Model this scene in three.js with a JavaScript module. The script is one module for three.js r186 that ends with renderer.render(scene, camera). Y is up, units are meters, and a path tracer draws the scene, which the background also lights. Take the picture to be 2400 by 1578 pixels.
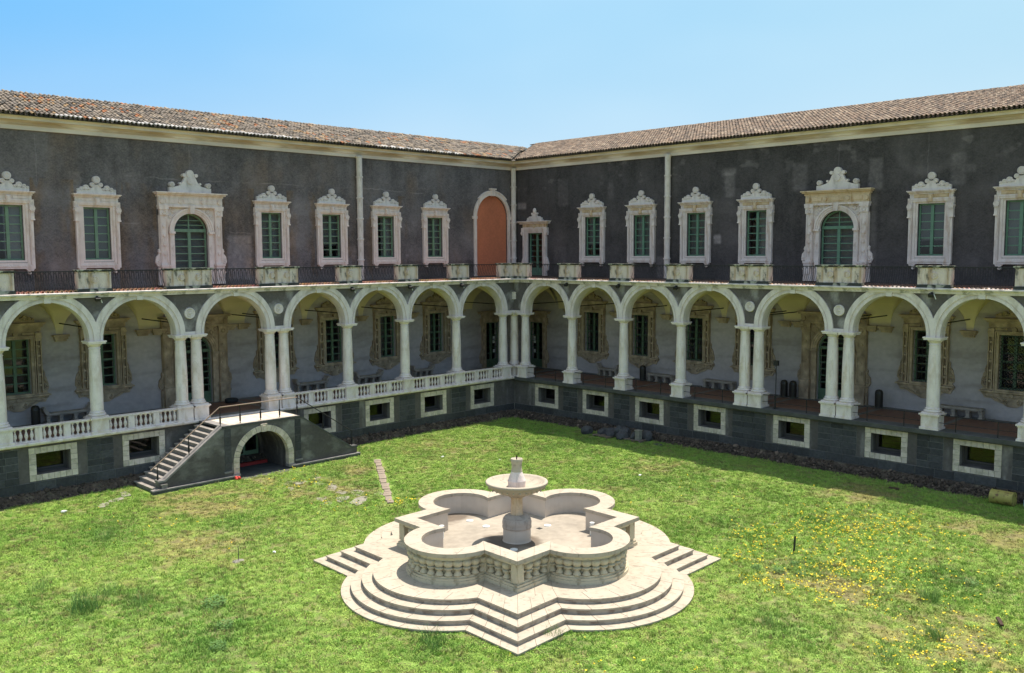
import * as THREE from 'three';
import { mergeGeometries } from 'three/addons/utils/BufferGeometryUtils.js';

// ---------------------------------------------------------------- camera, sky, sun, exposure
const EXPOSURE = 1.42;
const scene = new THREE.Scene();
const camera = new THREE.PerspectiveCamera(40.0, 1024 / 673, 0.1, 3000);
{
  const yaw = Math.PI / 4 - 0.0024, pit = -0.0903, roll = -0.00475;
  const F = new THREE.Vector3(Math.sin(yaw) * Math.cos(pit), Math.sin(pit), -Math.cos(yaw) * Math.cos(pit));
  const R0 = new THREE.Vector3(Math.cos(yaw), 0, Math.sin(yaw));
  const U0 = new THREE.Vector3().crossVectors(R0, F);
  const c = Math.cos(roll), s = Math.sin(roll);
  const R1 = R0.clone().multiplyScalar(c).addScaledVector(U0, s);
  const U1 = U0.clone().multiplyScalar(c).addScaledVector(R0, -s);
  camera.quaternion.setFromRotationMatrix(new THREE.Matrix4().makeBasis(R1, U1, F.clone().negate()));
  camera.position.set(-42.45, 10.59, 42.45);
}
const SUN_DIR = new THREE.Vector3(0.345, 1, -0.03).normalize();
const sun = new THREE.DirectionalLight(new THREE.Color().setRGB(1, 0.93, 0.82), 5.0);
sun.position.set(-20, 0, 20).addScaledVector(SUN_DIR, 90);
sun.target.position.set(-20, 0, 20);
sun.castShadow = true;
sun.shadow.mapSize.set(4096, 4096);
Object.assign(sun.shadow.camera, { left: -45, right: 45, top: 45, bottom: -45, near: 1, far: 200 });
scene.add(sun, sun.target);

const clamp = (x, a = 0, b = 1) => Math.min(b, Math.max(a, x));
const mix = (a, b, t) => a + (b - a) * t;
const mix3 = (a, b, t) => [mix(a[0], b[0], t), mix(a[1], b[1], t), mix(a[2], b[2], t)];
const sstep = (a, b, x) => { const t = clamp((x - a) / (b - a)); return t * t * (3 - 2 * t); };
// ---------------------------------------------------------------- helpers
let seed = 12345;
const rnd = () => { seed = (seed * 1664525 + 1013904223) >>> 0; return seed / 4294967296; };
const rr = (a, b) => a + (b - a) * rnd();
const PERM = new Uint8Array(768); { const p = [...Array(256).keys()]; for (let i = 255; i > 0; i--) { const j = Math.floor(rnd() * (i + 1)); [p[i], p[j]] = [p[j], p[i]]; } for (let i = 0; i < 768; i++) PERM[i] = p[i & 255]; }
function vn(x, y, px = 256, py = 256) {
  let xi = Math.floor(x), yi = Math.floor(y); let fx = x - xi, fy = y - yi; fx = fx * fx * (3 - 2 * fx); fy = fy * fy * (3 - 2 * fy);
  let x0, x1, y0, y1;
  if (px === 256) { x0 = xi & 255; x1 = (xi + 1) & 255; } else { x0 = xi % px; if (x0 < 0) x0 += px; x1 = x0 + 1 === px ? 0 : x0 + 1; x0 &= 255; x1 &= 255; }
  if (py === 256) { y0 = yi & 255; y1 = (yi + 1) & 255; } else { y0 = yi % py; if (y0 < 0) y0 += py; y1 = y0 + 1 === py ? 0 : y0 + 1; y0 &= 255; y1 &= 255; }
  const p0 = PERM[x0], p1 = PERM[x1], a = PERM[p0 + y0], b = PERM[p1 + y0], c = PERM[p0 + y1], d = PERM[p1 + y1];
  const t = a + (b - a) * fx; return (t + (c + (d - c) * fx - t) * fy) / 255;
}
function fbm(x, y, oct = 4, px = 256, py = 256) {
  let s = 0, a = 0.5, n = 0;
  for (let i = 0; i < oct; i++) { s += a * vn(x + i * 17, y + i * 31, px, py); n += a; a *= 0.5; x *= 2; y *= 2; px *= 2; py *= 2; }
  return s / n;
}
{ // clear sky: pale near the horizon, deeper well aside of the sun; paled overhead and behind, sun glow added for neutral fill
  const w = 512, h = 256, d = new Float32Array(w * h * 4);
  for (let j = 0; j < h; j++) for (let i = 0; i < w; i++) {
    const el = ((j + 0.5) / h - 0.5) * Math.PI, th = ((i + 0.5) / w - 0.5) * 2 * Math.PI;
    const dx = Math.cos(th), dz = Math.sin(th);
    const az = Math.atan2(dx, -dz) * 180 / Math.PI;
    let da = Math.abs(az - 85); if (da > 180) da = 360 - da;
    const e = Math.max(0, el * 180 / Math.PI);
    const M = da < 40 ? mix3([0.43, 0.72, 0.91], [0.36, 0.68, 0.95], clamp((da - 10) / 30)) : mix3([0.36, 0.68, 0.95], [0.165, 0.535, 0.98], sstep(36, 72, da));
    const M1 = mix3(M, [0.36, 0.62, 0.88], sstep(88, 130, da));
    let c = mix3([0.72, 0.87, 0.97], M1, sstep(-3, 15, e));
    c = mix3(c, [0.47, 0.585, 0.74], sstep(13, 58, e));
    const ca = Math.cos(el) * dx * SUN_DIR.x + Math.sin(el) * SUN_DIR.y + Math.cos(el) * dz * SUN_DIR.z, gl = Math.exp(-Math.pow(Math.acos(clamp(ca, -1, 1)) / 0.42, 1.2));
    c = [c[0] + 0.95 * gl, c[1] + 0.86 * gl, c[2] + 0.70 * gl];
    if (el < 0) c = mix3(c, [0.35, 0.36, 0.33], clamp(-el * 6));
    const o = (j * w + i) * 4;
    if (el > 0) { const hz = (fbm(th * 9 + 30, el * 34 + 10, 4) - 0.5) * 0.055 * (1 - sstep(10, 50, e)); c = [c[0] + hz, c[1] + hz * 0.7, c[2] + hz * 0.3]; } // thin uneven haze
    for (let k = 0; k < 3; k++) d[o + k] = c[k] / EXPOSURE;
    d[o + 3] = 1;
  }
  const t = new THREE.DataTexture(d, w, h, THREE.RGBAFormat, THREE.FloatType);
  t.mapping = THREE.EquirectangularReflectionMapping; t.magFilter = t.minFilter = THREE.LinearFilter; t.wrapS = THREE.RepeatWrapping; t.needsUpdate = true;
  scene.background = t; scene.environment = t;
}

const enc = (c) => { c = clamp(c); return Math.round(255 * (c <= 0.0031308 ? c * 12.92 : 1.055 * Math.pow(c, 1 / 2.4) - 0.055)); };
function tex(w, h, fn, srgb = true) {
  const d = new Uint8Array(w * h * 4);
  for (let j = 0; j < h; j++) for (let i = 0; i < w; i++) {
    const c = fn((i + 0.5) / w, (j + 0.5) / h), o = (j * w + i) * 4;
    if (srgb) { d[o] = enc(c[0]); d[o + 1] = enc(c[1]); d[o + 2] = enc(c[2]); } else { d[o] = d[o + 1] = d[o + 2] = Math.round(255 * clamp(c)); }
    d[o + 3] = 255;
  }
  const t = new THREE.DataTexture(d, w, h, THREE.RGBAFormat); t.wrapS = t.wrapT = THREE.RepeatWrapping;
  t.magFilter = THREE.LinearFilter; t.minFilter = THREE.LinearMipmapLinearFilter; t.generateMipmaps = true;
  if (srgb) t.colorSpace = THREE.SRGBColorSpace; t.needsUpdate = true; return t;
}
function surf(metres, size, fn, o = {}) { // material with a tiling texture that covers `metres`
  const t = tex(size, size, fn); t.repeat.set(1 / metres, 1 / metres);
  const m = new THREE.MeshStandardMaterial({ map: t, roughness: o.rough ?? 0.9 });
  if (o.bump) { const b = tex(size, size, (u, v) => o.bumpFn ? o.bumpFn(u, v) : fbm(u * 32, v * 32, 4, 32, 32), false); b.repeat.copy(t.repeat); m.bumpMap = b; m.bumpScale = o.bump; }
  return m;
}
const flat = (r, g, b, rough = 0.8, metal = 0) => new THREE.MeshStandardMaterial({ color: new THREE.Color().setRGB(r, g, b), roughness: rough, metalness: metal });

function boxUV(g) {
  const p = g.attributes.position, n = g.attributes.normal, uv = new Float32Array(p.count * 2);
  for (let i = 0; i < p.count; i++) {
    const ax = Math.abs(n.getX(i)), ay = Math.abs(n.getY(i)), az = Math.abs(n.getZ(i));
    let u, v; if (ay > ax && ay > az) { u = p.getX(i); v = p.getZ(i); } else if (ax > az) { u = p.getZ(i); v = p.getY(i); } else { u = p.getX(i); v = p.getY(i); }
    uv[2 * i] = u; uv[2 * i + 1] = v;
  }
  g.setAttribute('uv', new THREE.BufferAttribute(uv, 2)); return g;
}
function prep(g) {
  if (g.userData.ready) return g;
  let q = g.index ? g.toNonIndexed() : g; if (!q.attributes.normal) q.computeVertexNormals();
  for (const k of Object.keys(q.attributes)) if (!['position', 'normal', 'uv'].includes(k)) q.deleteAttribute(k);
  if (!g.userData.keepUV) boxUV(q); q.userData.ready = true; return q;
}
const join = (...list) => { const l = list.flat(Infinity).map(prep); const g = l.length === 1 ? l[0] : mergeGeometries(l); g.userData.ready = true; return g; };
const box = (x0, x1, y0, y1, z0, z1) => { const a = Math.min(x0, x1), b = Math.max(x0, x1); return new THREE.BoxGeometry(b - a, y1 - y0, z1 - z0).translate((a + b) / 2, (y0 + y1) / 2, (z0 + z1) / 2); };
const cylZ = (x, y, r, z0, z1, seg = 20) => new THREE.CylinderGeometry(r, r, z1 - z0, seg).rotateX(Math.PI / 2).translate(x, y, (z0 + z1) / 2);
const lathe = (pts, seg = 24) => new THREE.LatheGeometry(pts.map(([r, y]) => new THREE.Vector2(r, y)), seg);
function poly(pts, z0, z1, holes = [], bevel = 0) { // extruded outline in x/y
  const s = new THREE.Shape(pts.map(([x, y]) => new THREE.Vector2(x, y)));
  for (const h of holes) s.holes.push(new THREE.Path(h.map(([x, y]) => new THREE.Vector2(x, y))));
  return new THREE.ExtrudeGeometry(s, { depth: z1 - z0 - 2 * bevel, bevelEnabled: bevel > 0, bevelThickness: bevel, bevelSize: bevel, bevelOffset: -bevel, bevelSegments: 1, curveSegments: 12 }).translate(0, 0, z0 + bevel);
}
const arcPts = (cx, cy, r, a0, a1, n) => Array.from({ length: n + 1 }, (_, i) => { const a = a0 + (a1 - a0) * i / n; return [cx + r * Math.cos(a), cy + r * Math.sin(a)]; });
const tube = (pts, r, seg = 6, n = 0) => new THREE.TubeGeometry(pts.length === 2 ? new THREE.LineCurve3(new THREE.Vector3(...pts[0]), new THREE.Vector3(...pts[1])) : new THREE.CatmullRomCurve3(pts.map((p) => new THREE.Vector3(...p))), n || (pts.length === 2 ? 1 : pts.length * 3), r, seg, false);
function spiral(cx, cy, r, z, dir = 1, turns = 1.6, a0 = 0, th = 0.03) {
  const pts = []; for (let i = 0; i <= 16; i++) { const t = i / 16, a = a0 + dir * t * turns * 2 * Math.PI, q = r * (1 - 0.85 * t); pts.push([cx + q * Math.cos(a), cy + q * Math.sin(a), z]); }
  return tube(pts, th, 5, 24);
}
const names = {};
const numbered = (n) => { const k = names[n] = (names[n] ?? -1) + 1; return k ? n + '_' + String(k).padStart(3, '0') : n; };
function mesh(parent, name, geo, mat, pos) {
  const m = new THREE.Mesh(Array.isArray(geo) ? join(geo) : prep(geo), mat); m.name = name; m.castShadow = m.receiveShadow = true;
  if (pos) m.position.set(...pos); parent.add(m); return m;
}
function grp(parent, name, pos) { const g = new THREE.Group(); g.name = name; if (pos) g.position.set(...pos); parent.add(g); return g; }
function tag(o, label, category, group) { o.userData = { label, category }; if (group) o.userData.group = group; return o; }
function thing(name, label, category, pos, rot = 0, group) { const g = grp(scene, numbered(name), pos); g.rotation.y = rot; return tag(g, label, category, group); }
function solo(name, geo, mat, pos, label, category, group) { return tag(mesh(scene, numbered(name), geo, mat, pos), label, category, group); }
function structure(name, geo, mat, pos) { const m = mesh(scene, name, geo, mat, pos); m.userData = { kind: 'structure' }; return m; }
function instanced(parent, name, geo, mat, list) { // list of {m: Matrix4, c: Color}
  const im = new THREE.InstancedMesh(prep(geo), mat, list.length); im.name = name; im.castShadow = im.receiveShadow = true;
  list.forEach((e, i) => { im.setMatrixAt(i, e.m); if (e.c) im.setColorAt(i, e.c); });
  im.userData = { kind: 'stuff' }; parent.add(im); return im;
}
const M4 = (x, y, z, rx = 0, ry = 0, rz = 0, sx = 1, sy = 1, sz = 1) => new THREE.Matrix4().compose(new THREE.Vector3(x, y, z), new THREE.Quaternion().setFromEuler(new THREE.Euler(rx, ry, rz, 'YXZ')), new THREE.Vector3(sx, sy, sz));
const C = (r, g, b) => new THREE.Color().setRGB(r, g, b);

// ---------------------------------------------------------------- materials
const marbleFn = (base, stain, k) => (u, v) => {
  const a = fbm(u * 6, v * 6, 5, 6, 6), b = fbm(u * 14 + 5, v * 5, 4, 14, 5), vein = Math.abs(fbm(u * 5 + 9, v * 5 + 3, 4, 5, 5) - 0.5);
  let c = mix3(base, stain, clamp((b - 0.48) * 3.2) * k); const q = 0.86 + 0.28 * a - (vein < 0.015 ? 0.09 : 0);
  return c.map((x) => x * q);
};
const M = {};
M.marble = surf(2.3, 512, marbleFn([0.77, 0.67, 0.64], [0.58, 0.465, 0.37], 0.65), { rough: 0.7, bump: 0.006 });
M.marbles = [1, 2].map((k) => { const m = M.marble.clone(); m.map = M.marble.map.clone(); m.map.offset.set(0.37 * k, 0.61 * k); m.map.needsUpdate = true; return m; });
M.archStone = surf(3.1, 512, marbleFn([0.73, 0.635, 0.61], [0.50, 0.415, 0.345], 0.65), { rough: 0.8, bump: 0.008 });
M.parapet = surf(1.9, 512, (u, v) => { // weathered, with streaks and black lichen
  const a = fbm(u * 5, v * 5, 5, 5, 5), st = fbm(u * 16, v * 2 + 4, 4, 16, 2), bl = fbm(u * 12 + 3, v * 6 + 8, 5, 12, 6);
  let c = mix3([0.70, 0.57, 0.51], [0.50, 0.345, 0.24], clamp((st - 0.47) * 4)); c = mix3(c, [0.10, 0.09, 0.075], clamp((bl - 0.60) * 7) * 0.8); return c.map((x) => x * (0.8 + 0.4 * a));
}, { rough: 0.9, bump: 0.01 });
M.lichen = surf(1.7, 512, (u, v) => { const b = fbm(u * 9, v * 7, 5, 9, 7); return mix3([0.05, 0.05, 0.045], [0.38, 0.36, 0.29], clamp((b - 0.47) * 6)); }, { rough: 0.95, bump: 0.01 });
M.ledge = surf(2.7, 512, (u, v) => { const b = fbm(u * 12, v * 12, 5, 12, 12), a = fbm(u * 3, v * 5, 3, 3, 5); return mix3([0.70, 0.605, 0.57], [0.16, 0.15, 0.12], clamp((b - 0.52) * 5) * clamp(a * 1.6)); }, { rough: 0.9, bump: 0.01 });
M.cornice = surf(5, 512, (u, v) => { // cream stone with long brown stains
  const a = fbm(u * 3, v * 20, 5, 3, 20), b = fbm(u * 6 + 4, v * 6, 4, 6, 6); const ln = v * 5, w = sstep(0.26, 0.40, ln) * (1 - sstep(0.62, 0.78, ln)); let c = mix3([0.76, 0.63, 0.55], [0.42, 0.265, 0.145], clamp((a - 0.40) * 4) * (0.12 + 0.62 * w)); return c.map((x) => x * (0.82 + 0.36 * b));
}, { rough: 0.9, bump: 0.008 });
M.frameL = surf(2.1, 512, marbleFn([0.80, 0.645, 0.575], [0.65, 0.48, 0.385], 0.75), { rough: 0.85, bump: 0.006 });
M.frameR = surf(2.1, 512, marbleFn([0.70, 0.59, 0.55], [0.51, 0.345, 0.265], 0.7), { rough: 0.85, bump: 0.006 });
M.crest = surf(2.3, 512, marbleFn([0.71, 0.605, 0.565], [0.51, 0.43, 0.40], 0.8), { rough: 0.9, bump: 0.008 });
M.frieze = surf(2.3, 512, marbleFn([0.64, 0.47, 0.31], [0.46, 0.29, 0.15], 1), { rough: 0.9, bump: 0.01 });
M.tan = surf(1.9, 512, (u, v) => { const a = fbm(u * 8, v * 8, 5, 8, 8), b = fbm(u * 3 + 7, v * 3, 3, 3, 3); const c = mix3([0.44, 0.33, 0.225], [0.28, 0.20, 0.135], clamp((b - 0.4) * 2.5)); return c.map((x) => x * (0.5 + 1.0 * a)); }, { rough: 0.9, bump: 0.012 });
M.tanDark = surf(1.9, 256, (u, v) => { const a = fbm(u * 8, v * 8, 4, 8, 8); return [0.19 * a + 0.06, 0.125 * a + 0.04, 0.07 * a + 0.025]; }, { rough: 0.95 });
M.galleryWall = surf(9, 1024, (u, v) => { const a = fbm(u * 6, v * 6, 6, 6, 6), b = fbm(u * 5 + 3, v * 24 + 2, 4, 5, 24), f = fbm(u * 60, v * 60, 3, 60, 60); const c = mix3([0.45, 0.39, 0.385], [0.34, 0.29, 0.275], clamp((b - 0.5) * 3)); return c.map((x) => x * (0.68 + 0.42 * a + 0.22 * f)); }, { rough: 0.95, bump: 0.008 });
M.vault = surf(5, 512, (u, v) => { const a = fbm(u * 5, v * 5, 5, 5, 5); return [0.68, 0.565, 0.36].map((x) => x * (0.85 + 0.3 * a)); }, { rough: 0.95 });
M.spandrel = surf(4.3, 1024, (u, v) => { const a = fbm(u * 5, v * 5, 6, 5, 5), b = fbm(u * 9 + 4, v * 6, 5, 9, 6), f = fbm(u * 70, v * 70, 2, 70, 70); const c = mix3([0.125, 0.105, 0.10], [0.34, 0.31, 0.30], clamp((b - 0.52) * 3.2)); return c.map((x) => x * (0.55 + 0.6 * a + 0.3 * f)); }, { rough: 0.95, bump: 0.008 });
M.basePlaster = surf(4.7, 1024, (u, v) => { const a = fbm(u * 6, v * 6, 6, 6, 6), b = fbm(u * 12 + 4, v * 4, 5, 12, 4), f = fbm(u * 50, v * 50, 2, 50, 50); const c = mix3([0.115, 0.098, 0.09], [0.22, 0.195, 0.18], clamp((b - 0.54) * 4)); return c.map((x) => x * (0.5 + 0.6 * a + 0.35 * f)); }, { rough: 0.95, bump: 0.01 });
M.basalt = [0, 1, 2].map((i) => surf(0.9, 256, (u, v) => { const a = fbm(u * 10 + i * 7, v * 10, 4, 10, 10); return [0.060, 0.058, 0.060].map((x) => x * (0.75 + i * 0.2) * (0.6 + 0.8 * a)); }, { rough: 0.85, bump: 0.008 }));
M.mortar = flat(0.28, 0.26, 0.24, 0.95);
M.earth = surf(2.1, 512, (u, v) => { const a = fbm(u * 9, v * 9, 5, 9, 9), b = fbm(u * 5 + 3, v * 5, 4, 5, 5); return mix3([0.085, 0.060, 0.042], [0.15, 0.125, 0.085], clamp((b - 0.5) * 4)).map((x) => x * (0.3 + 1.3 * a)); }, { rough: 1, bump: 0.05 });
M.edgeDark = surf(2, 256, (u, v) => { const a = fbm(u * 8, v * 8, 5, 8, 8); return [0.085, 0.083, 0.08].map((x) => x * (0.6 + 0.8 * a)); }, { rough: 0.9, bump: 0.006 });
M.block = [0, 1, 2].map((i) => surf(1.1, 256, (u, v) => { const a = fbm(u * 6 + i * 5, v * 6, 5, 6, 6), b = fbm(u * 9, v * 9 + i * 4, 4, 9, 9); return mix3([0.62, 0.52, 0.43], [0.46, 0.40, 0.29], clamp((b - 0.45) * 3)).map((x) => x * (0.78 + 0.12 * i + 0.25 * a)); }, { rough: 0.9, bump: 0.008 }));
M.green = surf(1.3, 256, (u, v) => { const a = fbm(u * 8, v * 8, 4, 8, 8); return [0.125, 0.23, 0.155].map((x) => x * (0.8 + 0.4 * a)); }, { rough: 0.55 });
M.greenL = surf(1.3, 256, (u, v) => { const a = fbm(u * 8, v * 8, 4, 8, 8); return [0.17, 0.255, 0.16].map((x) => x * (0.8 + 0.4 * a)); }, { rough: 0.55 });
M.greenD = surf(1.3, 256, (u, v) => { const a = fbm(u * 8, v * 8, 4, 8, 8); return [0.10, 0.155, 0.095].map((x) => x * (0.7 + 0.6 * a)); }, { rough: 0.6 });
M.glass = new THREE.MeshPhysicalMaterial({ color: 0xffffff, roughness: 0.03, transmission: 1, thickness: 0, ior: 1.5 });
M.iron = flat(0.022, 0.021, 0.022, 0.6, 0.3);
M.ironGrey = flat(0.07, 0.06, 0.055, 0.7);
M.railWood = flat(0.27, 0.19, 0.14, 0.7);
M.blind = flat(0.13, 0.135, 0.13, 0.95); M.blinds = [M.blind, flat(0.10, 0.105, 0.10, 0.95), flat(0.17, 0.17, 0.16, 0.95), flat(0.08, 0.085, 0.085, 0.95)];
M.dark = flat(0.03, 0.03, 0.03, 0.95);
M.roomWall = flat(0.12, 0.11, 0.10, 0.95);
M.orange = surf(6, 512, (u, v) => { const a = fbm(u * 5, v * 4, 6, 5, 4), f = fbm(u * 60, v * 60, 2, 60, 60); return [0.60, 0.185, 0.09].map((x) => x * (0.72 + 0.36 * a + 0.18 * f)); }, { rough: 0.95, bump: 0.006 });
M.floorTile = surf(2.4, 512, (u, v) => { const g = Math.min((u * 12) % 1, (v * 12) % 1) < 0.06; const k = vn(Math.floor(u * 12) + 0.5, Math.floor(v * 12) + 0.5); const a = fbm(u * 16, v * 16, 3, 16, 16); return (g ? [0.17, 0.11, 0.09] : [0.15 + 0.05 * k, 0.075 + 0.02 * k, 0.058]).map((x) => x * (0.75 + 0.5 * a)); }, { rough: 0.6 });
M.floorBand = surf(2, 256, (u, v) => { const a = fbm(u * 8, v * 8, 4, 8, 8); return [0.17, 0.155, 0.145].map((x) => x * (0.75 + 0.5 * a)); }, { rough: 0.7 });
M.pipe = surf(1.5, 512, marbleFn([0.73, 0.62, 0.565], [0.55, 0.43, 0.35], 0.8), { rough: 0.85, bump: 0.008 });
M.landing = surf(2.2, 512, marbleFn([0.62, 0.53, 0.44], [0.48, 0.38, 0.30], 0.7), { rough: 0.9 });
M.stepStone = surf(1.4, 256, (u, v) => { const a = fbm(u * 7, v * 7, 5, 7, 7); return [0.235, 0.215, 0.205].map((x) => x * (0.6 + 0.8 * a)); }, { rough: 0.9, bump: 0.008 });
M.tread = surf(1.4, 256, (u, v) => { const a = fbm(u * 7, v * 7, 5, 7, 7); return [0.27, 0.24, 0.215].map((x) => x * (0.6 + 0.8 * a)); }, { rough: 0.9, bump: 0.008 });
M.stairWall = surf(4.1, 1024, (u, v) => { const a = fbm(u * 7, v * 7, 6, 7, 7), b = fbm(u * 5 + 6, v * 9, 5, 5, 9), f = fbm(u * 60, v * 60, 2, 60, 60); const c = mix3([0.10, 0.088, 0.08], [0.22, 0.205, 0.185], clamp((b - 0.5) * 3)); return c.map((x) => x * (0.5 + 0.65 * a + 0.3 * f)); }, { rough: 0.95, bump: 0.01 });
M.fount = [0, 1, 2, 3].map((i) => surf(1.7, 512, (u, v) => { const a = fbm(u * 5 + i * 9, v * 5, 5, 5, 5), b = fbm(u * 9, v * 9 + i * 5, 4, 9, 9), f = fbm(u * 40, v * 40, 2, 40, 40); return mix3(mix3([0.44, 0.374, 0.292], [0.375, 0.315, 0.242], clamp((b - 0.45) * 2)), [0.22, 0.19, 0.15], clamp((fbm(u * 13 + 5, v * 13 + i * 3, 4, 13, 13) - 0.62) * 6) * 0.55).map((x) => x * (0.90 + 0.018 * i + 0.09 * a + 0.06 * f)); }, { rough: 0.85, bump: 0.003 }));
M.fountBody = surf(1.6, 512, (u, v) => { const a = fbm(u * 5, v * 5, 5, 5, 5), b = fbm(u * 10, v * 5 + 3, 5, 10, 5); return mix3([0.56, 0.48, 0.34], [0.30, 0.24, 0.155], clamp((b - 0.50) * 4)).map((x) => x * (0.8 + 0.4 * a)); }, { rough: 0.9, bump: 0.01 });
M.riser = surf(1.6, 512, (u, v) => { const a = fbm(u * 6, v * 6, 5, 6, 6), b = fbm(u * 9, v * 9, 4, 9, 9); return mix3([0.40, 0.335, 0.27], [0.24, 0.18, 0.14], clamp((b - 0.45) * 4)).map((x) => x * (0.75 + 0.5 * a)); }, { rough: 0.95, bump: 0.004 });  // stained fountain stone, toned darker: shade on the step fronts put into the colour
M.basinWall = surf(2, 256, (u, v) => { const a = fbm(u * 5, v * 5, 5, 5, 5); return [0.60, 0.525, 0.45].map((x) => x * (0.85 + 0.25 * a)); }, { rough: 0.95 });
M.basinFloor = surf(8, 1024, (u, v) => { // dried mud and stains
  const a = fbm(u * 9, v * 9, 6, 9, 9), b = fbm(u * 4 + 2, v * 4 + 5, 5, 4, 4), f = fbm(u * 50, v * 50, 3, 50, 50); const c = mix3([0.355, 0.305, 0.245], [0.12, 0.09, 0.066], clamp((b - 0.49) * 8) * 0.9); return c.map((x) => x * (0.6 + 0.45 * a + 0.3 * f));
}, { rough: 0.95, bump: 0.006 });
M.greyStain = surf(1.3, 256, marbleFn([0.44, 0.37, 0.31], [0.30, 0.245, 0.205], 0.9), { rough: 0.9, bump: 0.004 });
M.rust = flat(0.05, 0.025, 0.015, 0.9);
M.white = flat(0.78, 0.78, 0.75, 0.6);
M.tuft = new THREE.MeshStandardMaterial({ color: 0xffffff, roughness: 0.9 });
M.paving = surf(1.2, 256, (u, v) => { const a = fbm(u * 7, v * 7, 5, 7, 7); return [0.27, 0.245, 0.20].map((x) => x * (0.65 + 0.7 * a)); }, { rough: 0.95, bump: 0.01 });
M.pathBrick = surf(1.1, 256, (u, v) => { const a = fbm(u * 7, v * 7, 5, 7, 7); return [0.27, 0.215, 0.165].map((x) => x * (0.6 + 0.8 * a)); }, { rough: 0.95, bump: 0.01 });
const upperWallMat = (left) => { // one texture over the whole facade, so stains and darker or paler patches stand where the photograph has them
  const W = 2048, H = 512, S0 = -5, S1 = 41, Y0 = 8.5, Y1 = 17;
  const rects = left ? [[16.3, 9.2, 17.75, 11.6, 0.09], [25.3, 9.7, 25.9, 14.6, 0.05], [-0.5, 9, 5.7, 10.1, -0.035], [17.62, 9.5, 17.86, 13, -0.01], [9.2, 9.2, 10.2, 11, 0.05], [14.6, 9, 15.7, 11, 0.05]]
    : [[17.22, 13.87, 18.03, 15.33, 0.045], [21.44, 13.7, 22.13, 15.29, 0.06], [25.48, 13.74, 26.14, 15.24, 0.05], [12.78, 15, 13.68, 15.35, 0.07], [12.95, 13.73, 13.6, 15.1, 0.065], [12.25, 11.07, 12.72, 11.57, 0.16], [-3.9, 13.64, -3.07, 14.06, 0.12], [-0.01, 13.7, 0.84, 15.5, 0.03], [4.25, 14, 4.74, 15, 0.03], [21.3, 9.5, 21.9, 13.5, 0.03], [8.2, 9, 8.8, 10.3, 0.05], [26.1, 14.3, 26.6, 14.7, 0.04], [-0.4, 9.2, 0.7, 11, 0.025]];
  const fn = (u, v) => {
    const s = mix(S0, S1, u), y = mix(Y0, Y1, v);
    const a = fbm(s * 0.7, y * 0.7, 6), b = fbm(s * 0.9 + 40, y * 0.9 + 7, 5), f = fbm(s * 7, y * 7, 3), ff = fbm(s * 22 + 3, y * 22, 2), st = fbm(s * 2.5, y * 0.25 + 11, 4);
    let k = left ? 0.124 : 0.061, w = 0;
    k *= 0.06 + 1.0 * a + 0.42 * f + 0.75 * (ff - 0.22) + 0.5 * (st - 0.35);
    w += clamp((b - 0.55) * 3) * (left ? 0.06 : 0.03);
    for (const [s0, y0, s1, y1, q] of rects) { const e = 0.06 + 0.10 * fbm(s * 3, y * 3, 3); const m = sstep(s0 - e, s0 + e, s + 0.12 * (f - 0.5)) * (1 - sstep(s1 - e, s1 + e, s)) * sstep(y0 - e, y0 + e, y) * (1 - sstep(y1 - e, y1 + e, y + 0.1 * (f - 0.5))); w += q * m * (0.7 + f * 1.0); }
    if (left) { // scratched day-joints of the render
      for (const [yy, amp, lo, hi] of [[14.45, 0.09, 4, 28], [12.2, 0.06, 22, 28], [11.75, 0.07, 14.8, 17.6], [9.75, 0.05, 20, 29]]) { const d = Math.abs(y - yy - 0.25 * (vn(s * 0.5, yy) - 0.5) - 0.08 * vn(s * 3, yy)); if (s > lo && s < hi && d < 0.03) w += amp * clamp((vn(s * 1.7, 5 + yy) - 0.35) * 2.5); }
      const cell = vn(s * 2.1 + 90, y * 2.1); if (cell > 0.94) w += 0.08 * (cell - 0.94) * 16 * f;
    } else {
      const d = Math.hypot((s - 24.4), (y - 16.1) * 1.0); w += 0.05 * Math.exp(-Math.pow((d - 1.65) / 0.22, 2)) * (0.3 + a) + 0.02 * (1 - sstep(1.4, 1.7, d));
      w += 0.06 * sstep(0.62, 0.78, fbm(s * 1.6 + 70, y * 2.2 + 3, 4)) * sstep(14.2, 15.8, y);
    }
    for (const [cs, c0, c1] of left ? [[19.75, 14.95, 16.35], [27.3, 14, 16.2]] : [[24.38, 14.4, 16.3], [19.8, 14.9, 16.2], [21.5, 10, 11.2]]) if (Math.abs(s - cs - 0.05 * (vn(y * 3, cs) - 0.5)) < 0.022 && y > c0 && y < c1) w += left ? 0.05 : 0.04; // hairline cracks
    let warm = left ? clamp((fbm(s * 0.8 + 20, y * 0.4 + 9, 4) - 0.5) * 3) : 0;
    for (const c of [7.03, 11.03, 15.03, 19.83, 24.63, 28.63]) { const q = Math.abs(s - c), hw = c === 19.83 ? 1.9 : 1.12; if (q > hw - 0.1 && q < hw + 0.75 && y < 14.2) { const m = (1 - (q - hw) / 0.75) * clamp((fbm(s * 3 + 8, y * 0.9 + 4, 4) - 0.40) * 5); if (left) { warm = Math.max(warm, m * 1.6); w -= 0.018 * m; } else w += 0.012 * m; } } // rusty run-off beside the stone frames
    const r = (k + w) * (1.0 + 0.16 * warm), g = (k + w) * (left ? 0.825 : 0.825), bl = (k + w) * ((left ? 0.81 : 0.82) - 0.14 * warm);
    return [r, g, bl];
  };
  const m = new THREE.MeshStandardMaterial({ map: tex(W, H, fn), roughness: 0.95 });
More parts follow.
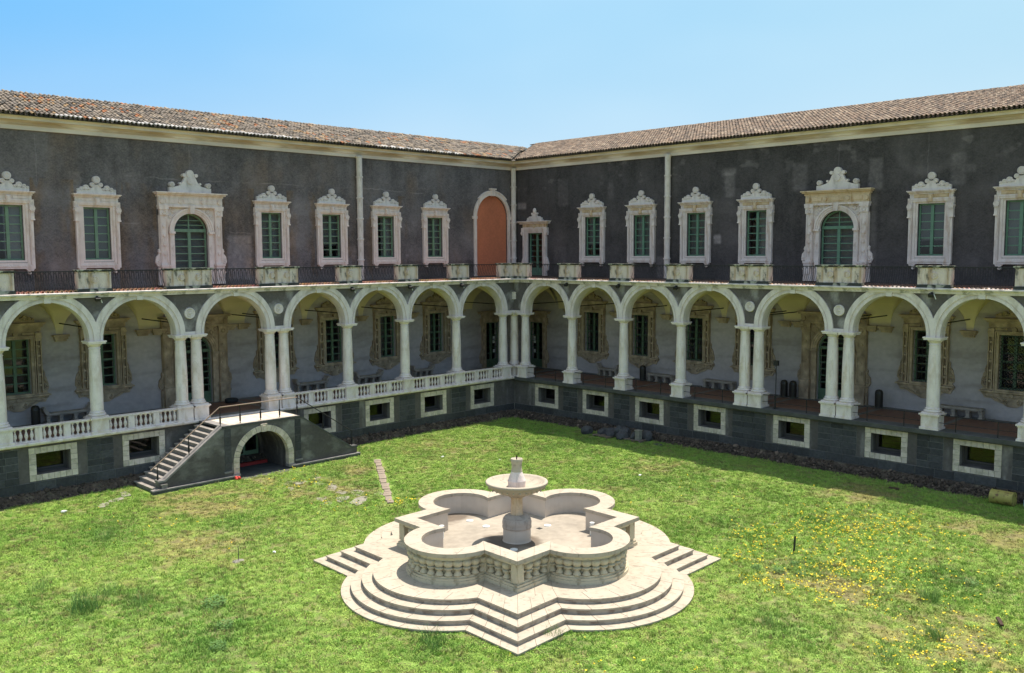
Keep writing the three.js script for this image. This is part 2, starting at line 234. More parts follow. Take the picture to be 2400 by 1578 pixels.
  m.bumpMap = tex(1024, 256, (u, v) => fbm(mix(S0, S1, u) * 7, mix(Y0, Y1, v) * 7, 4), false); m.bumpScale = 0.012;
  m.userData.uv = (s, y) => [(s - S0) / (S1 - S0), (y - Y0) / (Y1 - Y0)]; return m;
};
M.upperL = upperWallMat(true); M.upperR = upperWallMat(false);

// ---------------------------------------------------------------- the two wings
// wing frame: x = t along the wall, y up, z = n out towards the court; s = distance from the corner (t = sg * s)
const FLOOR = 2.6, TERR = 9.0, WALL_N = -4.3, P = 4.0, C0 = 1.03, D2 = 0.80, S_END = 40;
const COLS = [C0, C0 + P, C0 + 2 * P, C0 + 3 * P, C0 + 4 * P, C0 + D2 + 4 * P, C0 + D2 + 5 * P, C0 + 2 * D2 + 5 * P, C0 + 2 * D2 + 6 * P, C0 + 2 * D2 + 7 * P, C0 + 2 * D2 + 8 * P];
const BAYS = [C0 + 2, C0 + 6, C0 + 10, C0 + 14, C0 + D2 + 18, C0 + 2 * D2 + 22, C0 + 2 * D2 + 26, C0 + 2 * D2 + 30];
const SPRING = 6.85, RIN = 1.70, ROUT = 2.13;

function sweep(sg, prof, s0, s1) { // s0: number or function of n (mitre)
  const pos = [], uv = []; let len = 0;
  for (let i = 0; i + 1 < prof.length; i++) {
    const [n0, y0] = prof[i], [n1, y1] = prof[i + 1], l = Math.hypot(n1 - n0, y1 - y0);
    const a0 = typeof s0 === 'function' ? s0(n0) : s0, a1 = typeof s0 === 'function' ? s0(n1) : s0;
    const A = [a0, y0, n0, len], B = [s1, y0, n0, len], Cc = [s1, y1, n1, len + l], D = [a1, y1, n1, len + l];
    for (const q of sg > 0 ? [A, B, Cc, A, Cc, D] : [A, Cc, B, A, D, Cc]) { pos.push(sg * q[0], q[1], q[2]); uv.push(q[0], q[3]); }
    len += l;
  }
  const g = new THREE.BufferGeometry(); g.setAttribute('position', new THREE.Float32BufferAttribute(pos, 3)); g.setAttribute('uv', new THREE.Float32BufferAttribute(uv, 2)); g.computeVertexNormals();
  g.userData.keepUV = true; return g;
}
const mitre = (n) => n;

function pane(g, x0, x1, y0, y1, z) { const m = mesh(g, 'pane', new THREE.PlaneGeometry(x1 - x0, y1 - y0).translate((x0 + x1) / 2, (y0 + y1) / 2, z), M.glass); return m; }
function sash(g, hw, y0, y1, z, mat, rows, midRail = -1, th = 0.025) { // two leaves of small panes
  const fw = 0.075, list = [box(-hw, -hw + fw, y0, y1, z - 0.05, z + 0.03), box(hw - fw, hw, y0, y1, z - 0.05, z + 0.03), box(-hw + fw, hw - fw, y1 - fw, y1, z - 0.05, z + 0.03), box(-hw + fw, hw - fw, y0, y0 + fw, z - 0.05, z + 0.03), box(-0.07, 0.07, y0 + fw, y1 - fw, z - 0.05, z + 0.05)];
  mesh(g, 'sash_frame', list, mat);
  const a = y0 + fw, h = (y1 - fw - a) / rows;
  for (let r = 1; r < rows; r++) { const t = r === midRail ? 0.05 : th; mesh(g, 'glazing_bar', [box(-hw + fw, -0.07, a + h * r - t, a + h * r + t, z - 0.03, z + 0.02), box(0.07, hw - fw, a + h * r - t, a + h * r + t, z - 0.03, z + 0.02)], mat); }
  for (let r = 0; r < rows; r++) { const t0 = r ? th : 0, t1 = r < rows - 1 ? th : 0; for (const k of [-1, 1]) { const xa = k < 0 ? -hw + fw : 0.07, xb = k < 0 ? -0.07 : hw - fw; pane(g, xa, xb, a + h * r + t0, a + h * (r + 1) - t1, z - 0.01); } }
}
const band = (x0, x1, y0, y1, w, z) => [box(x0, x0 + w, y0, y1, 0, z), box(x1 - w, x1, y0, y1, 0, z), box(x0 + w, x1 - w, y1 - w, y1, 0, z), box(x0 + w, x1 - w, y0, y0 + w, 0, z)];
function crestShape(sx, y, sy, deep = 0.16) { // shell crest of scrolls over a window
  const l = [box(-0.93 * sx, 0.93 * sx, y, y + 0.17 * sy, 0, deep)];
  l.push(poly([[-0.40 * sx, y + 0.17 * sy], [0.40 * sx, y + 0.17 * sy], [0.24 * sx, y + 0.27 * sy], [0.13 * sx, y + 0.46 * sy], [-0.13 * sx, y + 0.46 * sy], [-0.24 * sx, y + 0.27 * sy]], 0, deep - 0.01));
  const cir = [[0, 0.69, 0.185, 0.02], [0.2, 0.45, 0.11, 0.012], [0.5, 0.3, 0.135, 0.016], [0.71, 0.24, 0.10, 0.008], [0.87, 0.19, 0.065, 0.004], [0.33, 0.24, 0.07, 0.006]];
  for (const [x, yy, r, e] of cir) for (const k of x ? [-1, 1] : [1]) { l.push(cylZ(k * x * sx, y + yy * sy, r * Math.min(sx, sy), 0.02, deep + e)); l.push(new THREE.TorusGeometry(r * 0.62 * Math.min(sx, sy), 0.022, 5, 14).translate(k * x * sx, y + yy * sy, deep + e)); }
  return l;
}
function corn(hw, y0, h, z) { return [box(-hw * 0.93, hw * 0.93, y0, y0 + h * 0.45, 0, z * 0.5), box(-hw * 0.97, hw * 0.97, y0 + h * 0.45, y0 + h * 0.75, 0, z * 0.8), box(-hw, hw, y0 + h * 0.75, y0 + h, 0, z)]; }

const protos = {};
function place(parent, key, make, x, y, z) { const first = !protos[key]; const g = first ? (protos[key] = make()) : protos[key].clone(); g.position.set(x, y, z); parent.add(g); return g; }

function upperWindow(left) {
  const g = new THREE.Group(); g.name = 'window'; const fm = left ? M.frameL : M.frameR;
  const y0 = 10.35, y1 = 12.9, hw = 0.64;
  const l = [...band(-hw - 0.10, hw + 0.10, y0 - 0.10, y1 + 0.10, 0.10, 0.07), ...band(-hw - 0.22, hw + 0.22, y0 - 0.24, y1 + 0.19, 0.12, 0.12), ...band(-hw - 0.40, hw + 0.40, y0 - 0.40, y1 + 0.27, 0.17, 0.17)];
  l.push(...band(-hw - 0.15, hw + 0.15, y0 - 0.155, y1 + 0.135, 0.03, 0.095), ...band(-hw - 0.29, hw + 0.29, y0 - 0.30, y1 + 0.22, 0.03, 0.195));
  for (const k of [-1, 1]) { // ears, side consoles and feet
    l.push(box(k * 0.98, k * 1.1, y1 - 0.02, y1 + 0.27, 0, 0.19), box(k * 0.84, k * 1.03, y1 + 0.27, y1 + 0.47, 0, 0.12));
    l.push(box(k * 0.90, k * 1.09, y1 - 0.30, y1 - 0.02, 0, 0.27), cylZ(k * 0.99, y1 - 0.14, 0.13, 0, 0.285, 14), box(k * 0.93, k * 1.08, y1 - 0.62, y1 - 0.30, 0, 0.225), box(k * 0.91, k * 1.10, y1 - 0.69, y1 - 0.62, 0, 0.25));
    l.push(poly([[k * 0.62, y0 - 0.4], [k * 1.0, y0 - 0.4], [k * 0.95, y0 - 0.5], [k * 0.72, y0 - 0.5]], 0, 0.15), cylZ(k * 0.78, y0 - 0.58, 0.09, 0, 0.13, 10));
  }
  mesh(g, 'surround', l, fm);
  mesh(g, 'frieze', [box(-0.9, 0.9, y1 + 0.27, y1 + 0.46, 0, 0.11), box(-0.10, 0.10, y1 + 0.09, y1 + 0.45, 0, 0.22), box(-0.06, 0.06, y1 + 0.12, y1 + 0.42, 0.22, 0.25), box(-0.75, -0.2, y1 + 0.31, y1 + 0.42, 0, 0.135), box(0.2, 0.75, y1 + 0.31, y1 + 0.42, 0, 0.135)], left ? M.frameL : M.frieze);
  mesh(g, 'cornice', corn(1.15, y1 + 0.46, 0.18, 0.30), left ? M.frameL : M.frameR);
  mesh(g, 'crest', crestShape(1, y1 + 0.64, 1), M.crest);
  sash(g, hw, y0, y1, -0.16, left ? M.greenL : M.green, 6);
  mesh(g, 'blind', box(-hw, hw, y0, y1, -0.40, -0.385), M.blind);
  return g;
}
function portal(o) { // arched door between pilasters, under an entablature and a crest
  const g = new THREE.Group(); g.name = 'portal'; const { hw, yb, ys, m, m2, wood, pw, ye, yc, yt, ch, yp } = o; const ra = hw + 0.28;
  const hole = [[hw, yb], ...arcPts(0, ys, hw, 0, Math.PI, 20), [-hw, yb]];
  mesh(g, 'surround', [poly([[-pw, yb], [-hw, yb], ...arcPts(0, ys, hw, Math.PI, 0, 20), [hw, yb], [pw, yb], [pw, ye], [-pw, ye]], 0, 0.10)], m);
  const av = []; for (const [r0, r1, z] of [[hw - 0.003, hw + 0.09, 0.16], [hw + 0.09, hw + 0.19, 0.20], [hw + 0.19, ra, 0.24]]) av.push(poly([...arcPts(0, ys, r1, 0, Math.PI, 24), ...arcPts(0, ys, r0, Math.PI, 0, 24)], 0, z));
  for (const k of [-1, 1]) av.push(box(k * (hw - 0.002), k * (hw + 0.25), yb, ys - 0.12, 0, 0.17), box(k * (hw - 0.02), k * (ra + 0.03), ys - 0.12, ys - 0.001, 0, 0.27));
  av.push(poly([[-0.10, ys + hw - 0.03], [0.10, ys + hw - 0.03], [0.16, ys + ra + 0.12], [-0.16, ys + ra + 0.12]], 0, 0.33));
  mesh(g, 'archivolt', av, m);
  for (const k of [-1, 1]) {
    const a = ra + 0.05, b = pw, c = (a + b) / 2, l = [box(k * a, k * b, yb, yp, 0, 0.32), box(k * (a - 0.03), k * (b + 0.04), yp, yp + 0.10, 0, 0.36), box(k * (a + 0.03), k * (b - 0.03), yp + 0.10, ye - 0.42, 0, 0.20), box(k * (a - 0.02), k * (b + 0.03), ye - 0.12, ye, 0, 0.30), box(k * (a + 0.01), k * b, ye - 0.42, ye - 0.12, 0, 0.26)];
    const w2 = (b - a) / 2 - 0.09; for (const x of [-1, 1]) l.push(box(k * c + x * w2 - 0.02, k * c + x * w2 + 0.02, yp + 0.25, ye - 0.55, 0, 0.235));
    for (let i = 1; i < 5; i++) l.push(cylZ(k * c, mix(yp + 0.2, ye - 0.5, i / 5), 0.085, 0, 0.25, 10));
    l.push(new THREE.TorusGeometry(0.10, 0.03, 5, 12).translate(k * c, ye - 0.27, 0.26), cylZ(k * c, (yb + yp) / 2, 0.13, 0, 0.36, 12));
    mesh(g, 'pilaster', l, m);
    mesh(g, 'scroll_bracket', [poly([[k * pw, yp + 0.95], [k * (pw + 0.08), yp + 0.88], [k * (pw + 0.07), yp + 0.66], [k * (pw + 0.2), yp + 0.5], [k * (pw + 0.24), yp + 0.22], [k * (pw + 0.14), yp + 0.03], [k * pw, yp]], 0, 0.12), spiral(k * (pw + 0.10), yp + 0.26, 0.13, 0.12, k, 1.4, 1.2), cylZ(k * (pw + 0.02), yp + 0.78, 0.07, 0, 0.15, 10), box(k * (pw - 0.02), k * (pw + 0.1), yb, yp - 0.02, 0, 0.16), spiral(k * (pw + 0.02), yp - 0.3, 0.11, 0.19, -k, 1.3, 0)], m);
    for (const [dx, dy, r] of [[0.72, 0.82, 0.09], [0.86, 0.6, 0.06], [0.55, 0.98, 0.055], [0.9, 0.95, 0.08]]) mesh(g, 'carved_boss', [new THREE.TorusGeometry(r, 0.034, 5, 12).translate(k * ra * dx * 1.06, ys + ra * dy * 1.04, 0.115), cylZ(k * ra * dx * 1.06, ys + ra * dy * 1.04, r * 0.98, 0.05, 0.12, 10)], m);
  }
  const en = [box(-pw - 0.05, pw + 0.05, ye, ye + 0.10, 0, 0.30), box(-pw - 0.02, pw + 0.02, ye + 0.10, yc, 0, 0.22)];
  mesh(g, 'architrave', en[0], m); const fr = [en[1]]; const fy = (ye + 0.10 + yc) / 2;
  for (const x of [-0.92, -0.36, 0.36, 0.92]) fr.push(cylZ(x * pw, fy, Math.abs(x) > 0.5 ? 0.13 : 0.10, 0.2, 0.29, 12));
  for (const [x0, x1] of [[-0.8, -0.48], [-0.24, 0.24], [0.48, 0.8]]) fr.push(box(x0 * pw, x1 * pw, fy - 0.10, fy + 0.10, 0.2, 0.25));
  mesh(g, 'frieze', fr, m2); mesh(g, 'cornice', corn(ch, yc, yt - yc, 0.46), m2);
  const cs = o.cs, y = yt; mesh(g, 'crest', [box(-1.15 * cs, 1.15 * cs, y, y + 0.26, 0, 0.2), poly([[-0.95 * cs, y + 0.26], [0.95 * cs, y + 0.26], [0.62 * cs, y + 0.34], [0.42 * cs, y + 0.52], [0.30 * cs, y + 0.78], [0.26 * cs, y + 0.98], [-0.26 * cs, y + 0.98], [-0.30 * cs, y + 0.78], [-0.42 * cs, y + 0.52], [-0.62 * cs, y + 0.34]], 0, 0.18), cylZ(0, y + 0.98, 0.2 * cs, 0, 0.21), cylZ(0, y + 0.62, 0.17 * cs, 0, 0.24), ...[-1, 1].flatMap((k) => [cylZ(k * 1.0 * cs, y + 0.40, 0.135 * cs, 0, 0.22), spiral(k * 1.0 * cs, y + 0.40, 0.12 * cs, 0.23, k), cylZ(k * 0.33 * cs, y + 0.90, 0.095 * cs, 0, 0.225, 12), cylZ(k * 0.55 * cs, y + 0.47, 0.06 * cs, 0, 0.21, 10)])], o.mc);
  if (o.blind) mesh(g, 'blind', box(-hw - 0.05, hw + 0.05, yb, ys + hw + 0.05, -0.53, -0.515), M.blind);
  // glazed double door
  const z = -0.2, fw = 0.08, tr = ys - 0.02, bars = [box(-hw, -hw + fw, yb, tr, z - 0.05, z + 0.03), box(hw - fw, hw, yb, tr, z - 0.05, z + 0.03), box(-0.08, 0.08, yb, tr, z - 0.05, z + 0.045), box(-hw, hw, tr, tr + 0.16, z - 0.06, z + 0.06), poly([...arcPts(0, tr + 0.02, hw, 0.1, Math.PI - 0.1, 20), ...arcPts(0, tr + 0.02, hw - fw, Math.PI - 0.1, 0.1, 20)], z - 0.05, z + 0.03), box(-0.03, 0.03, tr + 0.16, tr + hw - fw * 0.5, z - 0.04, z + 0.02)];
  mesh(g, 'door_frame', bars, wood);
  const bot = o.panel || 0.1; mesh(g, 'door_panel', [box(-hw + fw, -0.08, yb + 0.002, yb + bot, z - 0.04, z + 0.01), box(0.08, hw - fw, yb + 0.002, yb + bot, z - 0.04, z + 0.01)], wood);
  const a = yb + bot, R = o.rows, h = (tr - a) / R, th = 0.025;
  for (let r = 0; r < R; r++) for (const k of [-1, 1]) { if (r) mesh(g, 'glazing_bar', box(k * 0.08, k * (hw - fw), a + r * h - th, a + r * h + th, z - 0.03, z + 0.02), wood); pane(g, k < 0 ? -hw + fw : 0.08, k < 0 ? -0.08 : hw - fw, a + r * h + (r ? th : 0), a + (r + 1) * h - (r < R - 1 ? th : 0), z - 0.01); }
  for (const f of [0.36, 0.62]) { const y = tr + 0.02 + hw * f, w = Math.sqrt(hw * hw - (hw * f) ** 2) - fw * 0.8; for (const k of [-1, 1]) mesh(g, 'glazing_bar', box(k * 0.03, k * w, y - 0.02, y + 0.02, z - 0.03, z + 0.02), wood); }
  for (const k of [0, 1]) mesh(g, 'pane', new THREE.ShapeGeometry(new THREE.Shape([[0, 0.16], ...arcPts(0, 0.02, hw - 0.03, k ? Math.PI - 0.2 : 0.2, Math.PI / 2, 12)].map(([x, y]) => new THREE.Vector2(x, y)))).translate(0, tr, z - 0.012), M.glass);
  return g;
}
function galleryWindow(grille) {
  const g = new THREE.Group(); g.name = 'window'; const hw = 0.64, y0 = 4.08, y1 = 6.66, m = M.tan;
  const half = [[1.10, 7.0], [1.10, 5.25], [1.20, 5.16], [1.17, 4.95], [1.30, 4.8], [1.38, 4.5], [1.40, 4.25], [1.30, 4.12], [1.40, 4.0], [1.38, 3.86], [1.30, 3.78], [1.22, 3.62], [0.95, 3.64], [0.72, 3.5], [0.45, 3.42], [0.2, 3.28]];
  const out = [...half, ...half.slice().reverse().map(([x, y]) => [-x, y])];
  mesh(g, 'surround', [poly(out, 0, 0.06, [[[-hw, y0], [hw, y0], [hw, y1], [-hw, y1]]]), ...band(-hw - 0.12, hw + 0.12, y0 - 0.12, y1 + 0.12, 0.118, 0.17), ...band(-hw - 0.18, hw + 0.18, y0 - 0.17, y1 + 0.17, 0.05, 0.21)], m);
  const l = [];
  for (const k of [-1, 1]) {
    l.push(box(k * 0.86, k * 0.90, y0, 6.55, 0, 0.25), box(k * 1.05, k * 1.095, y0, 6.55, 0, 0.25), box(k * 0.84, k * 1.11, 6.55, 6.95, 0, 0.24), box(k * 0.82, k * 1.13, 6.72, 6.80, 0, 0.28));
    for (const y of [4.45, 4.95, 5.4, 5.85, 6.3]) l.push(cylZ(k * 0.975, y, 0.062, 0, 0.22, 10));
    l.push(box(k * 0.92, k * 1.04, 4.55, 4.85, 0, 0.15), box(k * 0.92, k * 1.04, 5.5, 5.75, 0, 0.15));
    l.push(spiral(k * 1.24, 4.36, 0.14, 0.10, k, 1.5, 1.6, 0.028), tube([[k * 1.13, 5.2, 0.1], [k * 1.2, 4.95, 0.13], [k * 1.16, 4.75, 0.13], [k * 1.3, 4.55, 0.1]], 0.03, 5), spiral(k * 0.28, 3.52, 0.12, 0.10, -k, 1.4, 1.5, 0.025), tube([[k * 0.4, 3.5, 0.1], [k * 0.62, 3.62, 0.12], [k * 0.85, 3.72, 0.11], [k * 1.0, 3.7, 0.1]], 0.026, 5), spiral(k * 1.12, 3.82, 0.11, 0.11, k, 1.3, 0, 0.026));
  }
  mesh(g, 'carving', l, m);
  mesh(g, 'sill', [box(-1.42, 1.42, 3.93, 4.0, 0, 0.27), box(-1.15, 1.15, 3.74, 3.93, 0, 0.13), cylZ(0, 3.83, 0.10, 0, 0.19, 12), box(-0.8, -0.2, 3.79, 3.88, 0, 0.155), box(0.2, 0.8, 3.79, 3.88, 0, 0.155)], m);
  mesh(g, 'frieze', [box(-1.12, 1.12, 7.0, 7.22, 0, 0.16), box(-1.05, -0.3, 6.86, 6.97, 0.09, 0.14), box(0.3, 1.05, 6.86, 6.97, 0.09, 0.14), cylZ(0, 6.92, 0.11, 0, 0.2, 12)], m);
  mesh(g, 'cornice', corn(1.32, 7.22, 0.2, 0.34), m);
  mesh(g, 'crest', crestShape(0.92, 7.42, 0.82, 0.14), m);
  sash(g, hw, y0, y1, -0.2, M.greenD, 6, 3);
  if (grille) {
    const b = []; const zz = -0.05; for (let i = 0; i <= 6; i++) { const y = mix(y0 + 0.1, y1 - 0.1, i / 6); b.push(box(-hw, hw, y - 0.008, y + 0.008, zz, zz + 0.016)); }
    if (grille > 1) { for (let k = -8; k < 14; k++) for (const d of [-1, 1]) { const pts = []; for (const x of [-hw, hw]) pts.push([x, y0 + 0.17 * k + (d > 0 ? x + hw : hw - x) * 1.1]); const [[xa, ya], [xb, yb]] = pts; const lo = Math.max(y0, Math.min(ya, yb)), hi = Math.min(y1, Math.max(ya, yb)); if (hi - lo < 0.05) continue; const f = (y) => xa + (xb - xa) * (y - ya) / (yb - ya); b.push(tube([[f(lo), lo, zz + 0.03], [f(hi), hi, zz + 0.03]], 0.008, 4)); } }
    else for (let i = 1; i < 6; i++) { const x = mix(-hw, hw, i / 6); b.push(box(x - 0.008, x + 0.008, y0, y1, zz + 0.018, zz + 0.034)); }
    mesh(g, 'grille', b, M.iron);
  }
  return g;
}
function plainDoor(left, yb, y1, hw, upper) { // corner door with a straight lintel
  const g = new THREE.Group(); g.name = 'door'; const m = upper ? M.frameR : M.tan, m2 = upper ? M.frieze : M.tan;
  const l = []; for (const [a, b, z] of [[0, 0.12, 0.09], [0.12, 0.24, 0.14], [0.24, 0.40, 0.18]]) for (const k of [-1, 1]) l.push(box(k * (hw + a), k * (hw + b), yb, y1 + b, 0, z));
  for (const [a, b, z] of [[0, 0.12, 0.09], [0.12, 0.24, 0.14], [0.24, 0.40, 0.18]]) l.push(box(-hw - a, hw + a, y1 + a, y1 + b, 0, z - 0.004));
  for (const k of [-1, 1]) l.push(box(k * (hw + 0.4), k * (hw + 0.52), y1 - 0.15, y1 + 0.36, 0, 0.2), cylZ(k * (hw + 0.44), y1 + 0.0, 0.11, 0, 0.24, 12), poly([[k * (hw + 0.4), yb + 1.3], [k * (hw + 0.48), yb + 1.2], [k * (hw + 0.62), yb + 0.8], [k * (hw + 0.56), yb + 0.4], [k * (hw + 0.4), yb + 0.3]], 0, 0.12));
  mesh(g, 'surround', l, m);
  mesh(g, 'frieze', [box(-hw - 0.42, hw + 0.42, y1 + 0.40, y1 + 0.62, 0, 0.14), cylZ(0, y1 + 0.48, 0.13, 0, 0.22, 12)], m2);
  mesh(g, 'cornice', corn(hw + 0.78, y1 + 0.62, 0.2, 0.42), m);
  if (upper) mesh(g, 'crest', [box(-0.75, 0.75, y1 + 0.82, y1 + 0.92, 0, 0.14), poly([[-0.35, y1 + 0.92], [0.35, y1 + 0.92], [0.16, y1 + 1.35], [-0.16, y1 + 1.35]], 0, 0.15), new THREE.SphereGeometry(0.17, 14, 10).scale(0.85, 1.3, 0.7).translate(0, y1 + 1.5, 0.1), ...[-1, 1].flatMap((k) => [cylZ(k * 0.42, y1 + 1.02, 0.13, 0, 0.155, 12), cylZ(k * 0.62, y1 + 0.98, 0.08, 0, 0.145, 10), cylZ(k * 0.2, y1 + 1.33, 0.08, 0, 0.165, 10)])], M.crest);
  const z = -0.2, wood = upper ? M.green : M.greenD, fw = 0.08, bot = 0.55;
  mesh(g, 'door_frame', [box(-hw, -hw + fw, yb, y1, z - 0.05, z + 0.03), box(hw - fw, hw, yb, y1, z - 0.05, z + 0.03), box(-hw + fw, hw - fw, y1 - fw, y1, z - 0.05, z + 0.03), box(-0.08, 0.08, yb, y1 - fw, z - 0.05, z + 0.045)], wood);
  mesh(g, 'door_panel', [box(-hw + fw, -0.08, yb + 0.002, yb + bot, z - 0.04, z + 0.01), box(0.08, hw - fw, yb + 0.002, yb + bot, z - 0.04, z + 0.01)], wood);
  const a = yb + bot, R = 6, h = (y1 - fw - a) / R, th = 0.022;
  for (let r = 0; r < R; r++) for (const k of [-1, 1]) { if (r) mesh(g, 'glazing_bar', box(k * 0.08, k * (hw - fw), a + r * h - th, a + r * h + th, z - 0.03, z + 0.02), wood); pane(g, k < 0 ? -hw + fw : 0.08, k < 0 ? -0.08 : hw - fw, a + r * h + (r ? th : 0), a + (r + 1) * h - (r < R - 1 ? th : 0), z - 0.01); }
  if (!upper) for (const [y, q] of [[4.55, 0.16], [4.25, 0.2], [3.6, 0.18]]) mesh(g, 'paper_notice', box((left ? 1 : -1) * 0.3 - q / 2, (left ? 1 : -1) * 0.3 + q / 2, y, y + q * 1.2, z + 0.0, z + 0.008), M.white);
  return g;
}
function column(v) {
  const MM = v ? M.marbles[v - 1] : M.marble;
  const g = new THREE.Group(); g.name = 'column'; const y = FLOOR;
  mesh(g, 'pedestal', [box(-0.42, 0.42, y, y + 0.10, -0.42, 0.42), box(-0.37, 0.37, y + 0.10, y + 0.60, -0.37, 0.37), box(-0.40, 0.40, y + 0.60, y + 0.65, -0.40, 0.40), box(-0.45, 0.45, y + 0.65, y + 0.72, -0.45, 0.45)], MM);
  mesh(g, 'base', [box(-0.37, 0.37, y + 0.72, y + 0.78, -0.37, 0.37), lathe([[0, 3.38], [0.36, 3.38], [0.385, 3.42], [0.36, 3.465], [0.32, 3.475], [0.31, 3.50], [0.33, 3.515], [0.33, 3.545], [0.295, 3.56], [0.29, 3.60]])], MM);
  mesh(g, 'shaft', lathe([[0.282, 3.60], [0.282, 4.5], [0.272, 5.2], [0.25, 6.0], [0.235, 6.38], [0.255, 6.39], [0.26, 6.42], [0.235, 6.43], [0.235, 6.50]]), MM);
  mesh(g, 'capital', [lathe([[0.235, 6.50], [0.26, 6.505], [0.27, 6.54], [0.34, 6.61], [0.35, 6.63], [0, 6.63]]), box(-0.38, 0.38, 6.63, 6.70, -0.38, 0.38), box(-0.41, 0.41, 6.70, 6.76, -0.41, 0.41)], MM);
  return g;
}
function archStone(clipA, clipB) { // one arch of dressed white stone, springing line at y = 0
  const g = new THREE.Group(); g.name = 'arch';
  const ring = (r0, r1, z0, z1) => {
    const p = [];
    const outer = (c) => (c < r1 ? Math.acos(c / r1) : 0), aB = outer(clipB), aA = outer(clipA);
    p.push([Math.min(clipB, r1), -0.09], ...arcPts(0, 0, r1, aB, Math.PI - aA, 32), [-Math.min(clipA, r1), -0.09], [-r0, -0.09], ...arcPts(0, 0, r0, Math.PI, 0, 32), [r0, -0.09]);
    return poly(p, z0, z1);
  };
  mesh(g, 'archivolt', [ring(RIN, RIN + 0.13, -0.32, 0.29), ring(RIN + 0.13, RIN + 0.19, -0.27, 0.27), ring(RIN + 0.19, ROUT, -0.30, 0.33)], M.archStone);
  mesh(g, 'keystone', poly([[-0.13, RIN - 0.03], [0.13, RIN - 0.03], [0.17, ROUT - 0.06], [-0.17, ROUT - 0.06]], -0.34, 0.37), M.archStone);
  return g;
}
function roundel(r) { const l = [cylZ(0, 0, r, 0, 0.05, 28), new THREE.TorusGeometry(r * 0.86, r * 0.13, 6, 28).translate(0, 0, 0.05), new THREE.TorusGeometry(r * 0.5, r * 0.1, 6, 22).translate(0, 0, 0.05), new THREE.SphereGeometry(r * 0.3, 12, 8).scale(1, 1, 0.6).translate(0, 0, 0.05)]; return join(l); }

const TILE_COLS = { L: [[0.21, 0.163, 0.125], [0.15, 0.122, 0.098], [0.265, 0.21, 0.158], [0.10, 0.084, 0.07], [0.31, 0.24, 0.172], [0.36, 0.14, 0.06], [0.235, 0.19, 0.152], [0.34, 0.215, 0.11]], R: [[0.22, 0.155, 0.11], [0.175, 0.125, 0.092], [0.27, 0.195, 0.14], [0.12, 0.088, 0.068], [0.21, 0.138, 0.097], [0.31, 0.235, 0.17], [0.155, 0.114, 0.088], [0.245, 0.168, 0.115]] };
M.limeTile = flat(0.50, 0.46, 0.43, 0.95);
const tileMats = {};
for (const k of 'LR') tileMats[k] = TILE_COLS[k].map((c) => flat(...c, 0.9));
const halfTube = (r0, r1, len, th, up) => { // barrel tile along -z (up slope), open side down (up = 1) or up (-1)
  const seg = 7, a = []; for (let i = 0; i <= seg; i++) a.push(Math.PI * i / seg);
  const pos = [], q = (r, t, z) => [r * Math.cos(t), up * r * Math.sin(t), z];
  const quad = (A, B, Cc, D) => { for (const v of [A, B, Cc, A, Cc, D]) pos.push(...v); };
  for (let i = 0; i < seg; i++) { const t0 = a[i], t1 = a[i + 1]; quad(q(r0, t0, 0), q(r0, t1, 0), q(r1, t1, -len), q(r1, t0, -len)); quad(q(r0 - th, t1, 0), q(r0 - th, t0, 0), q(r1 - th, t0, -len), q(r1 - th, t1, -len)); quad(q(r0, t1, 0), q(r0, t0, 0), q(r0 - th, t0, 0), q(r0 - th, t1, 0)); }
  const g = new THREE.BufferGeometry(); g.setAttribute('position', new THREE.Float32BufferAttribute(pos, 3)); g.computeVertexNormals(); return prep(g);
};
const coverGeo = halfTube(0.085, 0.066, 0.46, 0.018, 1), panGeo = halfTube(0.085, 0.10, 0.46, 0.014, -1);
const EAVE = [-3.62, 16.98], RIDGES = { L: [-7.5, 18.43], R: [-11.7, 19.14] };
const rockGeo = [0, 1, 2, 3].map((k) => { const g = new THREE.IcosahedronGeometry(1, 1), p = g.attributes.position; for (let i = 0; i < p.count; i++) { const x = p.getX(i), y = p.getY(i), z = p.getZ(i), f = 0.72 + 0.55 * vn(x * 1.6 + k * 9 + 20, y * 1.6 + z * 1.9 + 30); p.setXYZ(i, x * f, y * f, z * f); } g.computeVertexNormals(); return prep(g); });

